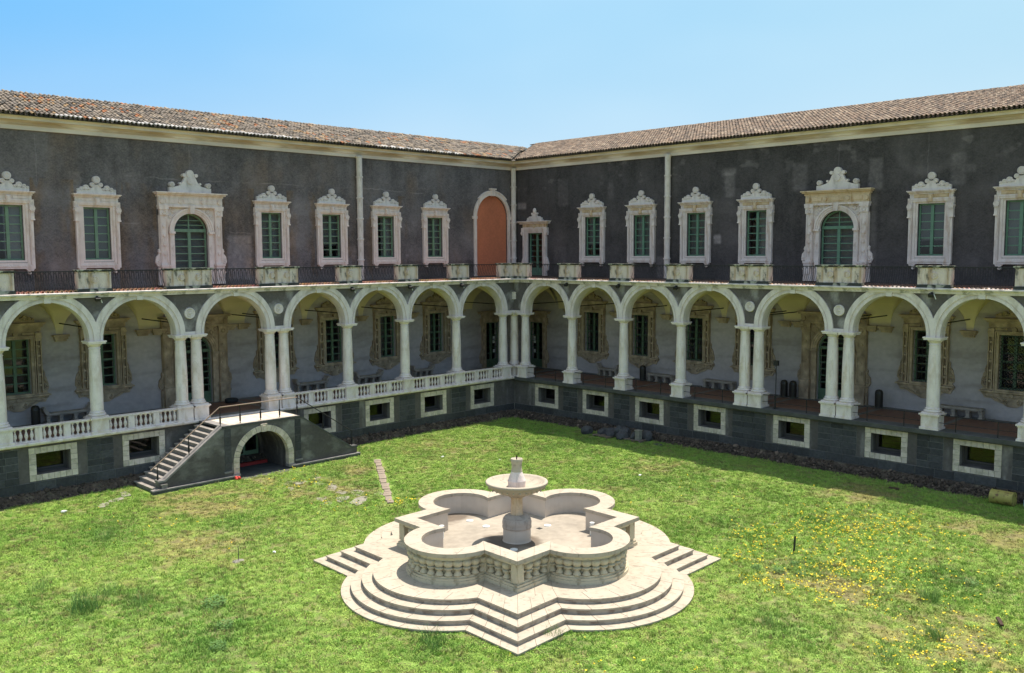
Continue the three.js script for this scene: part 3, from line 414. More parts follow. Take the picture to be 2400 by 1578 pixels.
function buildWing(sg) {
  const left = sg < 0, w = thing('cloister_wing', left ? 'left cloister wing, grey brown upper wall, arcade with balusters and stair' : 'right cloister wing, blackish upper wall, arcade with thin iron rail', 'building', [0, 0, 0], left ? 0 : -Math.PI / 2);
  const X = (s) => sg * s, N = WALL_N;
  // --- main walls
  const winBays = BAYS.filter((_, i) => i !== 4);
  const rect = (c, hw, y0, y1) => [[X(c) - hw, y0], [X(c) + hw, y0], [X(c) + hw, y1], [X(c) - hw, y1]];
  const archHole = (c, hw, y0, ys) => [[X(c) - hw, y0], [X(c) + hw, y0], ...arcPts(X(c), ys, hw, 0, Math.PI, 20)];
  const sA = left ? -4.8 : -4.3, corner = -2.15;
  const uh = winBays.map((c) => rect(c, 0.64, 10.35, 12.9)); uh.push(archHole(BAYS[4], 0.95, TERR + 0.02, 11.78));
  uh.push(left ? archHole(corner, 1.5, TERR + 0.02, 13.05) : rect(corner, 0.70, TERR + 0.02, 11.95));
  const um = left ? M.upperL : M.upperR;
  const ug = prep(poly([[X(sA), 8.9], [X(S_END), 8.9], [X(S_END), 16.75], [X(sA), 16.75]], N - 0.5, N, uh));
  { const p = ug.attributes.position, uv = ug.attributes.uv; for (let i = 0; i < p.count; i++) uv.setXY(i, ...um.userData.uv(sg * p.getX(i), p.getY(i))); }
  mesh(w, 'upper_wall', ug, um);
  const gh = winBays.map((c) => rect(c, 0.64, 4.08, 6.66)); gh.push(archHole(BAYS[4], 0.95, FLOOR + 0.003, 5.36), rect(corner, 0.68, FLOOR + 0.003, 5.75));
  mesh(w, 'gallery_wall', poly([[X(sA), 2.4], [X(S_END), 2.4], [X(S_END), 8.7], [X(sA), 8.7]], N - 0.5, N, gh), M.galleryWall);
  mesh(w, 'interior', [box(X(-12.6), X(S_END), 8.62, 8.9, -12.6, N - 0.5), box(X(-12.6), X(S_END), 2.3, 2.55, -12.6, N - 0.5), box(X(left ? -12.9 : -12.6), X(S_END), -0.3, 17.3, -12.9, -12.6), box(X(S_END), X(S_END + 0.3), -0.3, 16.9, -12.9, -0.25), box(X(-12.6), X(S_END), 16.76, 16.85, -12.6, N - 0.02)], M.roomWall);
  // --- upper windows, portal, corner niche or door
  winBays.forEach((c, i) => { const o = place(w, 'uw' + sg, () => upperWindow(left), X(c), 0, N), b = o.children.find((q) => q.name === 'blind'), k = (i * 5 + (left ? 1 : 3)) % 4; if (!b) return; b.material = M.blinds[k]; b.position.x = k === 2 ? 0.55 : 0; b.position.y = k === 3 ? 0.75 : 0; });
  place(w, 'up' + sg, () => portal({ hw: 0.95, yb: TERR, ys: 11.78, m: left ? M.frameL : M.frameR, m2: left ? M.frameL : M.frieze, mc: M.crest, wood: left ? M.greenL : M.green, pw: 1.73, ye: 13.02, yc: 13.55, yt: 13.8, ch: 1.95, yp: 9.95, cs: 1, blind: true, rows: 7, panel: 0.12 }), X(BAYS[4]), 0, N);
  if (left) {
    const nc = grp(w, 'blind_arch', [X(corner), 0, N]);
    mesh(nc, 'infill', poly([[-1.5, TERR], [1.5, TERR], ...arcPts(0, 13.05, 1.5, 0, Math.PI, 28)], -0.42, -0.12), M.orange);
    const l = [poly([...arcPts(0, 13.05, 1.74, 0.03, Math.PI - 0.03, 32), ...arcPts(0, 13.05, 1.49, Math.PI - 0.03, 0.03, 32)], 0, 0.12), poly([...arcPts(0, 13.05, 1.83, 0.75, Math.PI - 0.75, 18), ...arcPts(0, 13.05, 1.74, Math.PI - 0.75, 0.75, 18)], 0, 0.16), box(-0.16, 0.16, 14.5, 14.98, 0, 0.2), box(-0.26, 0.26, 14.92, 15.02, 0, 0.24)];
    for (const k of [-1, 1]) l.push(box(k * 1.49, k * 1.72, TERR, 12.9, 0, 0.10), box(k * 1.46, k * 1.85, 12.9, 13.1, 0, 0.13));
    mesh(nc, 'frame', l, M.frameL);
  } else place(w, 'cd', () => plainDoor(false, TERR, 11.95, 0.70, true), X(corner), 0, N);
  // --- gallery windows, portal and corner door
  winBays.forEach((c, i) => { const k = left ? 0 : i === 6 ? 2 : i === 5 ? 2 : 1; place(w, 'gw' + k, () => galleryWindow(k), X(c), 0, N); });
  place(w, 'gp', () => portal({ hw: 0.95, yb: FLOOR, ys: 5.36, m: M.tan, m2: M.tan, mc: M.tan, wood: M.greenD, pw: 1.82, ye: 6.74, yc: 7.12, yt: 7.36, ch: 2.0, yp: 3.55, cs: 0.62, rows: 6, panel: 0.6 }), X(BAYS[4]), 0, N);
  place(w, 'gd' + sg, () => plainDoor(left, FLOOR, 5.75, 0.68, false), X(corner), 0, N);
  // --- drain pipes of stone-coloured clay segments
  const pipe = (s, n, y0, y1) => { const g = grp(w, 'drainpipe', [X(s), 0, n]); let y = y0; while (y < y1 - 0.05) { const h = Math.min(1.25, y1 - y); mesh(g, 'pipe_segment', lathe([[0.18, y], [0.185, y + h - 0.12], [0.215, y + h - 0.11], [0.22, y + h - 0.01], [0.18, y + h]], 16), M.pipe); y += h; } };
  pipe(9.05, N + 0.16, TERR, 16.45); if (left) pipe(-4.05, N + 0.25, TERR, 16.5);
  // --- cornice, roof (the two slopes differ, so their valley is not on the diagonal)
  const RIDGE = RIDGES[left ? 'L' : 'R'], pit = (q) => (q[1] - EAVE[1]) / (EAVE[0] - q[0]), other = pit(RIDGES[left ? 'R' : 'L']), own = pit(RIDGE);
  const valley = (n) => -(3.62 + Math.max(0, EAVE[0] - n) * own / other);
  mesh(w, 'cornice', sweep(sg, [[N, 16.36], [N + 0.10, 16.36], [N + 0.10, 16.56], [N + 0.17, 16.57], [N + 0.17, 16.61], [N + 0.20, 16.67], [N + 0.27, 16.71], [N + 0.31, 16.76], [N + 0.46, 16.765], [N + 0.46, 16.87], [N + 0.53, 16.89], [N + 0.57, 16.96], [N, 16.97]], mitre, S_END), M.cornice);
  const roof = mesh(w, 'roof', [sweep(sg, [[EAVE[0], EAVE[1] - 0.03], [RIDGE[0], RIDGE[1] - 0.03]], valley, S_END), sweep(sg, [[RIDGE[0], RIDGE[1] - 0.03], [-13.3, left ? 16.95 : 18.55]], () => valley(RIDGE[0]), S_END), sweep(sg, [[EAVE[0], EAVE[1] - 0.06], [EAVE[0], EAVE[1] - 0.03]], mitre, S_END)], flat(0.10, 0.085, 0.07, 0.95));
  {
    const k = left ? 'L' : 'R', cols = TILE_COLS[k], pitch = 0.215, ang = Math.atan2(RIDGE[1] - EAVE[1], EAVE[0] - RIDGE[0]), L = Math.hypot(RIDGE[1] - EAVE[1], EAVE[0] - RIDGE[0]), ex = 0.345, rows = Math.ceil(L / ex), covers = [], pans = []; let singles = 0;
    const jit = left ? 1 : 0.45; const cache = {};
    for (let i = -70; i < (S_END + 0.2) / pitch; i++) for (let r = 0; r < rows; r++) {
      const s = i * pitch, d = r * ex - 0.07, n = EAVE[0] - d * Math.cos(ang), y = EAVE[1] + d * Math.sin(ang); if (s < valley(n) + 0.05 || s > S_END) continue;
      const pick = () => { const q = rnd(); const orange = left ? fbm(s * 0.35 + 5, r * 0.5, 3) > 0.54 && q < 0.2 : false; if (left) return orange ? (q < 0.1 ? 5 : 7) : [0, 1, 2, 3, 4, 6, 0, 6][Math.floor(rnd() * 8)]; return Math.floor(rnd() * 8); };
      const j = () => (rnd() - 0.5) * jit;
      const cm = M4(X(s) + j() * 0.03, y + 0.075 + j() * 0.03, n + j() * 0.05, ang - 0.03 + j() * 0.04, j() * 0.10, 0), ci = pick();
      const near = s > 24.6 && s < 28.75 && singles < 300, white = left && r === 0 && ((s > 13.5 && s < 26.6) || (s > 1 && s < 8 && i % 3)) && rnd() < 0.9;
      if (near) { singles++; const t = mesh(roof, 'roof_tile', coverGeo, white ? M.limeTile : tileMats[k][ci]); t.applyMatrix4(cm); }
      else { const f = rr(0.7, 1.25), c = white ? [0.50, 0.46, 0.43] : cols[ci]; covers.push({ m: cm, c: C(c[0] * f, c[1] * f, c[2] * f) }); }
      const f = rr(0.3, 0.6), c = cols[Math.floor(rnd() * 5)]; pans.push({ m: M4(X(s + pitch / 2), y + 0.075, n + 0.02 + j() * 0.03, ang - 0.02, 0, 0), c: C(c[0] * f, c[1] * f, c[2] * f) });  // pans darkened: shade in the gaps between cover rows painted into their colour
    }
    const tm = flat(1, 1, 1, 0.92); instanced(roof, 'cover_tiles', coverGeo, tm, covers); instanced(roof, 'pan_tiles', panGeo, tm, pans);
    const ridge = []; for (let i = 0; i < (S_END - valley(RIDGE[0]) - 0.2) / 0.4; i++) { const s = valley(RIDGE[0]) + 0.1 + i * 0.4, c = cols[Math.floor(rnd() * 5)]; ridge.push({ m: M4(X(s), RIDGE[1] + 0.02, RIDGE[0], 0, Math.PI / 2 + (rnd() - 0.5) * 0.06, 0, 1.3, 1.2, 1), c: C(c[0], c[1], c[2]) }); }
    instanced(roof, 'ridge_tiles', coverGeo, tm, ridge);
  }
  // --- terrace, ledge and parapet
  mesh(w, 'terrace_floor', box(X(left ? -4.3 : 0.26), X(S_END), 8.72, 8.93, N, 0.2), M.floorTile);
  mesh(w, 'ledge', sweep(sg, [[0.2, 8.70], [0.37, 8.70], [0.39, 8.82], [0.43, 8.86], [0.56, 8.87], [0.57, 8.93], [0.54, 8.955], [0.15, 8.965]], mitre, S_END), M.ledge);
  const peds = [[0.36, 1.62, 1, 0.72]]; for (const i of [1, 2, 3, 8, 9, 10]) peds.push([COLS[i] - 0.73, COLS[i] + 0.73, 1]); peds.push([COLS[4] - 0.73, COLS[5] + 0.73, 2], [COLS[6] - 0.73, COLS[7] + 0.73, 2]); peds.sort((a, b) => a[0] - b[0]);
  peds.forEach(([a, b, k]) => {
    const g = grp(w, 'parapet_block', [X((a + b) / 2), 0, 0]), hw = (b - a) / 2, e = (left ? 1 : -1) * 0;
    mesh(g, 'panel', [box(-hw + 0.18, hw - 0.18, TERR + 0.10, 9.84, 0.02, 0.40)], M.parapet);
    for (const q of [-1, 1]) { const l = [box(q * (hw - 0.18), q * (hw - 0.02), TERR + 0.10, 9.84, 0.0, 0.43)]; for (let i = 0; i < 3; i++) l.push(box(q * (hw - 0.155 + i * 0.045), q * (hw - 0.13 + i * 0.045), TERR + 0.16, 9.80, 0.40, 0.445)); mesh(g, 'pilaster_strip', l, M.parapet); }
    mesh(g, 'base', [box(-hw - 0.02, hw + 0.02, 8.955, TERR + 0.05, -0.02, 0.48), box(-hw, hw, TERR + 0.05, TERR + 0.10, 0, 0.46)], M.lichen);
    mesh(g, 'cap', [box(-hw, hw, 9.84, 9.88, -0.01, 0.45), box(-hw - 0.05, hw + 0.05, 9.88, 9.94, -0.03, 0.50)], M.lichen);
    for (const x of k === 2 ? [-0.42, 0.42] : [0]) mesh(g, 'roundel', roundel(0.15).clone().translate(x, 9.5, 0.40), M.parapet);
  });
  for (let i = 0; i + 1 <= peds.length - 1; i++) { // wrought iron railings between the blocks
    const a = peds[i][1] + 0.02, b = peds[i + 1][0] - 0.02, c = (a + b) / 2, hw = (b - a) / 2, g = grp(w, 'railing', [X(c), 0, 0]);
    mesh(g, 'rail', box(-hw, hw, 9.85, 9.89, 0.15, 0.20), M.iron); mesh(g, 'rail', box(-hw, hw, 9.03, 9.055, 0.16, 0.20), M.iron);
    const bars = [], nb = Math.round(hw * 2 / 0.105); for (let j = 0; j < nb; j++) { const x = -hw + (j + 0.5) * 2 * hw / nb; bars.push(tube([[x, 9.85, 0.175], [x, 9.7, 0.17], [x, 9.5, 0.19], [x, 9.3, 0.27], [x, 9.17, 0.33], [x, 9.08, 0.27], [x, 9.04, 0.18]], 0.011, 4, 8)); bars.push(new THREE.TorusGeometry(0.032, 0.008, 4, 9).translate(x + (j % 2 ? 0.03 : -0.03), 9.80, 0.175)); if (left && j % 2 === 0) { bars.push(tube([[x, 9.76, 0.175], [x + 0.05, 9.5, 0.19], [x + 0.10, 9.25, 0.28]], 0.009, 4, 6)); } }
    const bm = mesh(g, 'railing_bars', bars, M.iron); bm.userData.kind = 'stuff';
    const ft = [], nf = Math.round(hw * 2 / 0.2); for (let j = 0; j < nf; j++) { const x = -hw + (j + 0.5) * 2 * hw / nf; ft.push({ m: M4(x, 8.962, 0.47 + rr(-0.01, 0.01), 0, rr(-0.1, 0.1), 0, 0.75, left ? 1.25 : 0.5, 0.45), c: left || rnd() < 0.5 ? C(rr(0.4, 0.55), rr(0.2, 0.3), rr(0.12, 0.2)) : C(0.5, 0.4, 0.33) }); }
    instanced(g, 'edge_tiles', coverGeo, flat(1, 1, 1, 0.9), ft);
  }
  // --- arcade
  {
    const y0 = 6.78, pts = [[X(left ? -0.25 : 0.25), y0]]; for (const c of BAYS) pts.push([X(c - 1.92), y0], ...arcPts(0, SPRING, 1.92, Math.PI, 0, 28).map(([x, y]) => [X(c + x), y]), [X(c + 1.92), y0]);
    pts.push([X(S_END), y0], [X(S_END), 8.72], [X(left ? -0.25 : 0.25), 8.72]); mesh(w, 'arcade_wall', poly(pts, -0.25, 0.25), M.spandrel);
  }
  BAYS.forEach((c, i) => { const dbl = (q) => q, lo = i === 0 || i === 4 || i === 5 ? 2.4 : 2.0, hi = i === 3 || i === 4 ? 2.4 : 2.0; const [A, B] = left ? [hi, lo] : [lo, hi]; place(w, 'arch' + A + B, () => archStone(A, B), X(c), SPRING, 0); });
  [...COLS, ...(left ? [0] : [])].forEach((s, i) => { place(w, 'col' + (i % 3), () => column(i % 3), X(s), 0, 0).rotation.y = Math.floor(rnd() * 4) * Math.PI / 2; });
  for (const [a, b] of [[COLS[4], COLS[5]], [COLS[6], COLS[7]], [left ? 0 : 0.33, COLS[0]]]) mesh(w, 'impost', box(X(a - 0.02), X(b + 0.02), 6.765, 6.90, -0.29, 0.305), M.archStone);
  for (const [a, b] of [[COLS[4], COLS[5]], [COLS[6], COLS[7]]]) mesh(w, 'roundel', roundel(0.27).clone().translate(X((a + b) / 2), 7.78, 0.25), M.archStone);
  if (left) { const r = roundel(0.25).clone().rotateY(-Math.PI / 4).translate(-0.29, 7.85, 0.29); mesh(w, 'roundel', r, M.archStone); mesh(w, 'corner_block', join(new THREE.CylinderGeometry(0.36, 0.36, 1.94, 20).translate(0, 7.74, 0)), M.spandrel); }
  // --- vault, corbels, tie rods, floor
  const vy = 6.78, h2 = (n) => vy + 1.84 * Math.sqrt(Math.max(0, 1 - ((n + 2.27) / 2.03) ** 2));
  const h1 = (s) => { let h = vy; for (const c of BAYS) if (Math.abs(s - c) < 1.84) h = vy + 1.84 * Math.sqrt(1 - ((s - c) / 1.84) ** 2); return h; };
  const grid = (xs, zs, f, flip) => { const pos = [], idx = []; for (const z of zs) for (const x of xs) pos.push(flip ? -x : x, f(x, z), z); const W = xs.length; for (let j = 0; j + 1 < zs.length; j++) for (let i = 0; i + 1 < W; i++) { const a = j * W + i; idx.push(...(flip ? [a, a + W, a + 1, a + 1, a + W, a + W + 1] : [a, a + 1, a + W, a + 1, a + W + 1, a + W])); } const g = new THREE.BufferGeometry(); g.setAttribute('position', new THREE.Float32BufferAttribute(pos, 3)); g.setIndex(idx); g.computeVertexNormals(); return g; };
  const zs = []; for (let i = 0; i <= 40; i++) zs.push(-2.27 - 2.03 * Math.cos(Math.PI * i / 40));
  const xs = [0]; for (const c of BAYS) for (let i = 0; i <= 40; i++) xs.push(c - 1.84 * Math.cos(Math.PI * i / 40)); xs.push(S_END);
  mesh(w, 'vault', grid(xs, zs, (x, z) => Math.max(h1(x), h2(z)), left), M.vault);
  if (left) { const q = []; for (let i = 0; i <= 40; i++) q.push(2.27 - 2.03 * Math.cos(Math.PI * i / 40)); mesh(w, 'corner_vault', grid([0, ...q], [...zs], (x, z) => Math.max(h2(-x), h2(z)), false), M.vault); }
  for (const s of COLS) {
    mesh(w, 'corbel', [box(X(s - 0.37), X(s + 0.37), 6.68, 6.775, N, N + 0.34), box(X(s - 0.31), X(s + 0.31), 6.56, 6.68, N, N + 0.27), box(X(s - 0.25), X(s + 0.25), 6.46, 6.56, N, N + 0.2)], M.tan);
    mesh(w, 'tie_rod', tube([[X(s), 7.32, N + 0.1], [X(s), 7.3, -0.2]], 0.03, 6), M.iron);
  }
  mesh(w, 'gallery_floor', box(X(left ? -4.3 : 0.4), X(S_END), 2.42, FLOOR, N, 0.18), M.floorTile);
  const fb = []; for (const s of COLS) fb.push(box(X(s - 0.12), X(s + 0.12), FLOOR, FLOOR + 0.004, N + 0.4, -0.45)); fb.push(box(X(left ? -3.8 : 0.5), X(S_END), FLOOR, FLOOR + 0.005, -0.45, 0.19), box(X(-3.9), X(S_END), FLOOR, FLOOR + 0.006, N, N + 0.4)); mesh(w, 'floor_bands', fb, M.floorBand);
  // --- edge of the gallery: marble under the balusters on the left, dark stone under the iron rail on the right
  if (left) mesh(w, 'edge_course', sweep(sg, [[0.1, 2.44], [0.30, 2.44], [0.36, 2.48], [0.44, 2.50], [0.46, 2.58], [0.44, 2.605], [0.2, 2.608]], mitre, S_END), M.marble);
  else mesh(w, 'edge_course', sweep(sg, [[0.1, 2.34], [0.36, 2.34], [0.44, 2.40], [0.46, 2.59], [0.43, 2.605], [-0.4, 2.608]], mitre, S_END), M.edgeDark);
  const gaps = [[COLS[0], COLS[1]], [COLS[1], COLS[2]], [COLS[2], COLS[3]], [COLS[3], COLS[4]], [COLS[5], COLS[6]], [COLS[7], COLS[8]], [COLS[8], COLS[9]], [COLS[9], COLS[10]]];
  if (left) {
    const bal = prep(lathe([[0.06, 2.67], [0.06, 2.71], [0.035, 2.725], [0.05, 2.78], [0.082, 2.87], [0.07, 2.95], [0.034, 3.07], [0.036, 3.13], [0.06, 3.15], [0.06, 3.20]], 12));
    gaps.forEach(([a, b], i) => {
      if (i === 4) return; const s0 = a + 0.38, s1 = b - 0.38, g = grp(w, 'balustrade', [0, 0, 0.17]);
      mesh(g, 'plinth', box(X(s0), X(s1), 2.61, 2.67, -0.10, 0.14), M.marble); mesh(g, 'handrail', [box(X(s0), X(s1), 3.20, 3.235, -0.10, 0.12), box(X(s0), X(s1), 3.235, 3.295, -0.13, 0.16)], M.marble);
      const L = s1 - s0, dd = 0.28, gl = (L - 2 * dd) / 3;
      for (let k = 0; k < 3; k++) { const g0 = s0 + k * (gl + dd); if (k < 2) mesh(g, 'dado', box(X(g0 + gl), X(g0 + gl + dd), 2.67, 3.20, -0.10, 0.13), M.marble); for (let j = 0; j < 4; j++) mesh(g, 'baluster', bal, M.marble, [X(g0 + (j + 0.5) * gl / 4), 0, 0.01]); }
    });
  } else {
    const g = grp(w, 'iron_rail', [0, 0, 0.25]);
    gaps.forEach(([a, b], i) => { const s0 = a + (i ? 0.4 : 0.42), s1 = b - 0.4; for (const y of [3.3, 2.95]) mesh(g, 'rail', tube([[X(s0), y, 0], [X(s1), y, 0]], y > 3.1 ? 0.02 : 0.014, 6), M.iron); for (const f of [0.22, 0.76]) mesh(g, 'rail_post', tube([[X(mix(s0, s1, f)), FLOOR, 0], [X(mix(s0, s1, f)), 3.31, 0]], 0.02, 6), M.iron); });
  }
  // --- basement wall with splayed windows
  const bh = BAYS.filter((_, i) => !(left && i === 4)).map((c) => rect(c, 0.71, 1.14, 2.06)); if (left) bh.push(archHole(BAYS[4], 1.2, 0.005, 0.8));
  mesh(w, 'basement_wall', poly([[X(left ? -0.6 : 0.15), -0.6], [X(S_END), -0.6], [X(S_END), 2.40], [X(left ? -0.6 : 0.15), 2.40]], -0.5, 0.15, bh), M.basePlaster);
  BAYS.forEach((c, i) => {
    if (left && i === 4) return;
    const g = grp(w, 'basement_window', [X(c), 0, 0]);
    mesh(g, 'window_frame', [...band(-0.74, 0.74, 1.12, 2.08, 0.14, 0.05).map((q) => q.translate(0, 0, -0.48)), box(-0.6, 0.6, 1.26, 1.33, -0.48, -0.36)], M.ironGrey);
    mesh(g, 'pane', new THREE.PlaneGeometry(1.2, 0.68).translate(0, 1.6, -0.45), M.glass);
    const st = (x0, x1, y0, y1) => mesh(g, 'stone_block', box(x0 + 0.006, x1 - 0.006, y0 + 0.006, y1 - 0.006, 0.145 - rr(0.02, 0.05), 0.175 + rr(0, 0.015)), M.block[Math.floor(rnd() * 3)]);
    for (let k = 0; k < 8; k++) { st(-1 + k * 0.25, -0.75 + k * 0.25, 2.06, 2.33); st(-1 + k * 0.25, -0.75 + k * 0.25, 0.87, 1.14); }
    for (let k = 0; k < 4; k++) for (const q of [-1, 1]) st(q < 0 ? -1.0 : 0.71, q < 0 ? -0.71 : 1.0, 1.14 + k * 0.23, 1.37 + k * 0.23);
  });
  const bs = (s0, s1, y0, y1, z = 0.165) => mesh(w, 'basalt_block', box(X(s0 + 0.008), X(s1 - 0.008), y0 + 0.008, y1 - 0.008, 0.10, z + rr(0, 0.02)), M.basalt[Math.floor(rnd() * 3)]);
  const mort = [box(X(left ? 0 : 0.2), X(18.4), 0.44, 0.83, 0.1, 0.158), box(X(left ? 21.4 : 18.4), X(S_END), 0.44, 0.83, 0.1, 0.158)];
  for (let s = 0.2; s < S_END - 1; s += 0.86) if (!(left && s > 17.6 && s < 21.3)) bs(s, s + 0.86, 0.44, 0.83);
  const stacks = [[COLS[1]], [COLS[2]], [COLS[3]], [COLS[4], COLS[5]], [COLS[6], COLS[7]], [COLS[8]], [COLS[9]], [COLS[10]]];
  for (const st of stacks) { if (left && (st[0] > 16.5 && st[0] < 23)) continue; const a = st[0] - 0.58, b = st[st.length - 1] + 0.58, nb = st.length > 1 ? 3 : 2; mort.push(box(X(a), X(b), 0.83, 2.34, 0.1, 0.157)); for (let r = 0; r < 5; r++) { const y = 0.83 + r * 0.302, sh = r % 2 ? 0.35 : 0.62; let x = a; for (let k = 0; k < nb; k++) { const wd = k === nb - 1 ? b - x : (b - a) / nb * (k ? 1 : 0.65 + sh * 0.55); bs(x, x + wd, y, y + 0.302); x += wd; } } }
  mesh(w, 'mortar_bed', mort, M.mortar);
  { // rough rubble footing that shows below the dressed course
    const l = []; for (let i = 0; i < 3200; i++) { const s = rr(0.3, S_END - 2), f = rnd(), q = rr(0.025, 0.075) * (rnd() < 0.07 ? 1.9 : 1), c = rr(0.4, 1.3), b = rnd() < 0.08 ? 2.4 : 1; l.push({ m: M4(X(s), (0.40 - 0.42 * f) + rr(-0.05, 0.03), 0.18 + f * (left ? 0.42 : 0.6), rr(0, 6), rr(0, 6), rr(0, 6), q * rr(0.8, 1.6), q * rr(0.5, 0.9), q), c: C(0.085 * c * b, 0.060 * c * b, 0.044 * c * b) }); }
    mesh(w, 'earth_bank', sweep(sg, [[left ? 0.72 : 0.9, -0.06], [0.5, 0.10], [0.32, 0.30], [0.12, 0.42]], mitre, S_END), M.earth);
    instanced(w, 'rubble_footing', rockGeo[0], flat(1, 1, 1, 0.95), l);
  }
  return w;
}
const wingL = buildWing(-1), wingR = buildWing(1);

// ---------------------------------------------------------------- things in the galleries
{
  const at = (left, s, y, n) => (left ? [-s, y, n] : [-n, y, s]), rot = (left) => (left ? 0 : -Math.PI / 2);
  const bench = (len, arms) => {
    const g = new THREE.Group(), h = len / 2, l = [];
    mesh(g, 'seat', [box(-h, h, 0.42, 0.50, -0.24, 0.26), box(-h + 0.05, h - 0.05, 0.37, 0.42, -0.2, 0.22)], M.benchStone);
    for (const f of [-0.92, -0.33, 0.33, 0.92]) mesh(g, 'leg', [box(f * h - 0.10, f * h + 0.10, 0, 0.10, -0.2, 0.2), box(f * h - 0.07, f * h + 0.07, 0.10, 0.28, -0.15, 0.15), box(f * h - 0.09, f * h + 0.09, 0.28, 0.37, -0.18, 0.2)], M.benchStone);
    if (arms) for (const k of [-1, 1]) mesh(g, 'arm', poly([[k * (h - 0.1), 0.50], [k * (h - 0.06), 0.60], [k * (h + 0.02), 0.68], [k * (h + 0.06), 0.80], [k * (h + 0.16), 0.76], [k * (h + 0.13), 0.62], [k * (h + 0.04), 0.45], [k * (h - 0.05), 0.42]], -0.22, 0.24), M.benchStone);
    return g;
  };
  M.benchStone = surf(1.2, 256, (u, v) => { const a = fbm(u * 7, v * 7, 5, 7, 7); return [0.36, 0.30, 0.25].map((x) => x * (0.6 + 0.8 * a)); }, { rough: 0.9, bump: 0.006 });
  const bn = [[true, 26.55, 2.0, 1, 'stone bench with scrolled arms beside the tall bin, leftmost bench in left gallery'], [true, 12.9, 2.0, 1, 'scroll armed stone bench in left gallery, right of the twin columns beside the stair'], [true, 8.8, 1.75, 1, 'stone bench with scrolled arms in left gallery, second bench from the corner'], [true, 4.5, 1.5, 1, 'stone bench with scrolled arms in left gallery, nearest the courtyard corner'],
    [false, 4.7, 1.5, 1, 'stone bench with scrolled arm in right gallery, nearest the corner'], [false, 8.9, 1.85, 0, 'low stone bench right of the single bin near the corner, right gallery'], [false, 13.0, 2.0, 0, 'low stone bench in right gallery, just left of the first twin columns'], [false, 26.5, 2.0, 0, 'low stone bench in right gallery, rightmost, under the far right window']];
  for (const [l, s, len, arms, label] of bn) { const g = bench(len, arms); g.name = numbered('stone_bench'); g.position.set(...at(l, s, FLOOR, -3.95)); g.rotation.y = rot(l); scene.add(g); tag(g, label, 'bench', 'stone benches along the gallery walls'); }
  const steel = flat(0.055, 0.05, 0.045, 0.35, 0.6);
  const bins = [[true, 28.05, 'dark cylindrical bin with domed top beside leftmost bench, left gallery'], [false, 7.6, 'dark cylindrical domed bin between two benches near the corner, right gallery'], [false, 17.25, 'dark domed metal bin, left one of the pair beside the arched green door'], [false, 17.78, 'dark domed metal bin, right one of the pair beside the arched green door'], [false, 22.55, 'dark domed bin standing alone right of the arched green door, right gallery']];
  for (const [l, s, label] of bins) { const g = thing('litter_bin', label, 'bin', at(l, s, FLOOR, -3.75), rot(l), 'domed bins in the galleries'); mesh(g, 'body', lathe([[0.19, 0], [0.2, 0.02], [0.2, 0.72], [0.205, 0.73], [0.205, 0.76], [0.2, 0.77]], 20), steel); mesh(g, 'dome', lathe([[0.2, 0.77], [0.185, 0.86], [0.13, 0.94], [0.0, 0.97]], 20), steel); mesh(g, 'opening', box(-0.08, 0.08, 0.79, 0.85, 0.165, 0.2), M.dark); }
  const ty = thing('tyre', 'black tyre lying flat on gallery floor right of the left arched door', 'tyre', at(true, 18.3, FLOOR, -3.35)); mesh(ty, 'tread', new THREE.TorusGeometry(0.26, 0.10, 12, 28).rotateX(Math.PI / 2).scale(1, 1.15, 1).translate(0, 0.115, 0), flat(0.025, 0.025, 0.027, 0.8)); mesh(ty, 'rim', new THREE.CylinderGeometry(0.17, 0.17, 0.06, 20).translate(0, 0.1, 0), flat(0.06, 0.06, 0.06, 0.6));
  const lp = thing('floor_lamp_post', 'thin black post with square lamp head at edge of right gallery', 'lamp', at(false, 18.78, FLOOR, -0.1), rot(false)); mesh(lp, 'post', tube([[0, 0, 0], [0, 2.2, 0]], 0.022, 8), M.iron); mesh(lp, 'base', lathe([[0, 0], [0.16, 0], [0.16, 0.02], [0.03, 0.05]], 16), M.iron); mesh(lp, 'head', [box(-0.13, 0.13, 2.2, 2.46, -0.06, 0.06), box(-0.10, 0.10, 2.23, 2.43, 0.06, 0.075)], M.iron);
  const where = ['nearest the corner', 'second from the corner', 'third from the corner', 'above the single column beyond the twin columns'];
  for (const l of [true, false]) [COLS[1], COLS[2], COLS[3], COLS[8]].forEach((s, i) => { const g = thing('floodlight', `small dark floodlight under the ${l ? 'left' : 'right'} wing ledge, ${where[i]}`, 'floodlight', at(l, s - 0.05, 8.72, 0.39), rot(l), 'floodlights under the ledges'); g.children.length; mesh(g, 'housing', box(-0.11, 0.11, -0.08, 0.06, 0.10, 0.24).rotateX(0.5), M.iron); mesh(g, 'bracket', box(-0.03, 0.03, -0.02, 0.05, -0.02, 0.14), M.iron); if (l || i === 3) mesh(g, 'arm', tube([[0.10, -0.02, 0.12], [0.20, -0.26, 0.10]], 0.018, 6), M.white); });
}

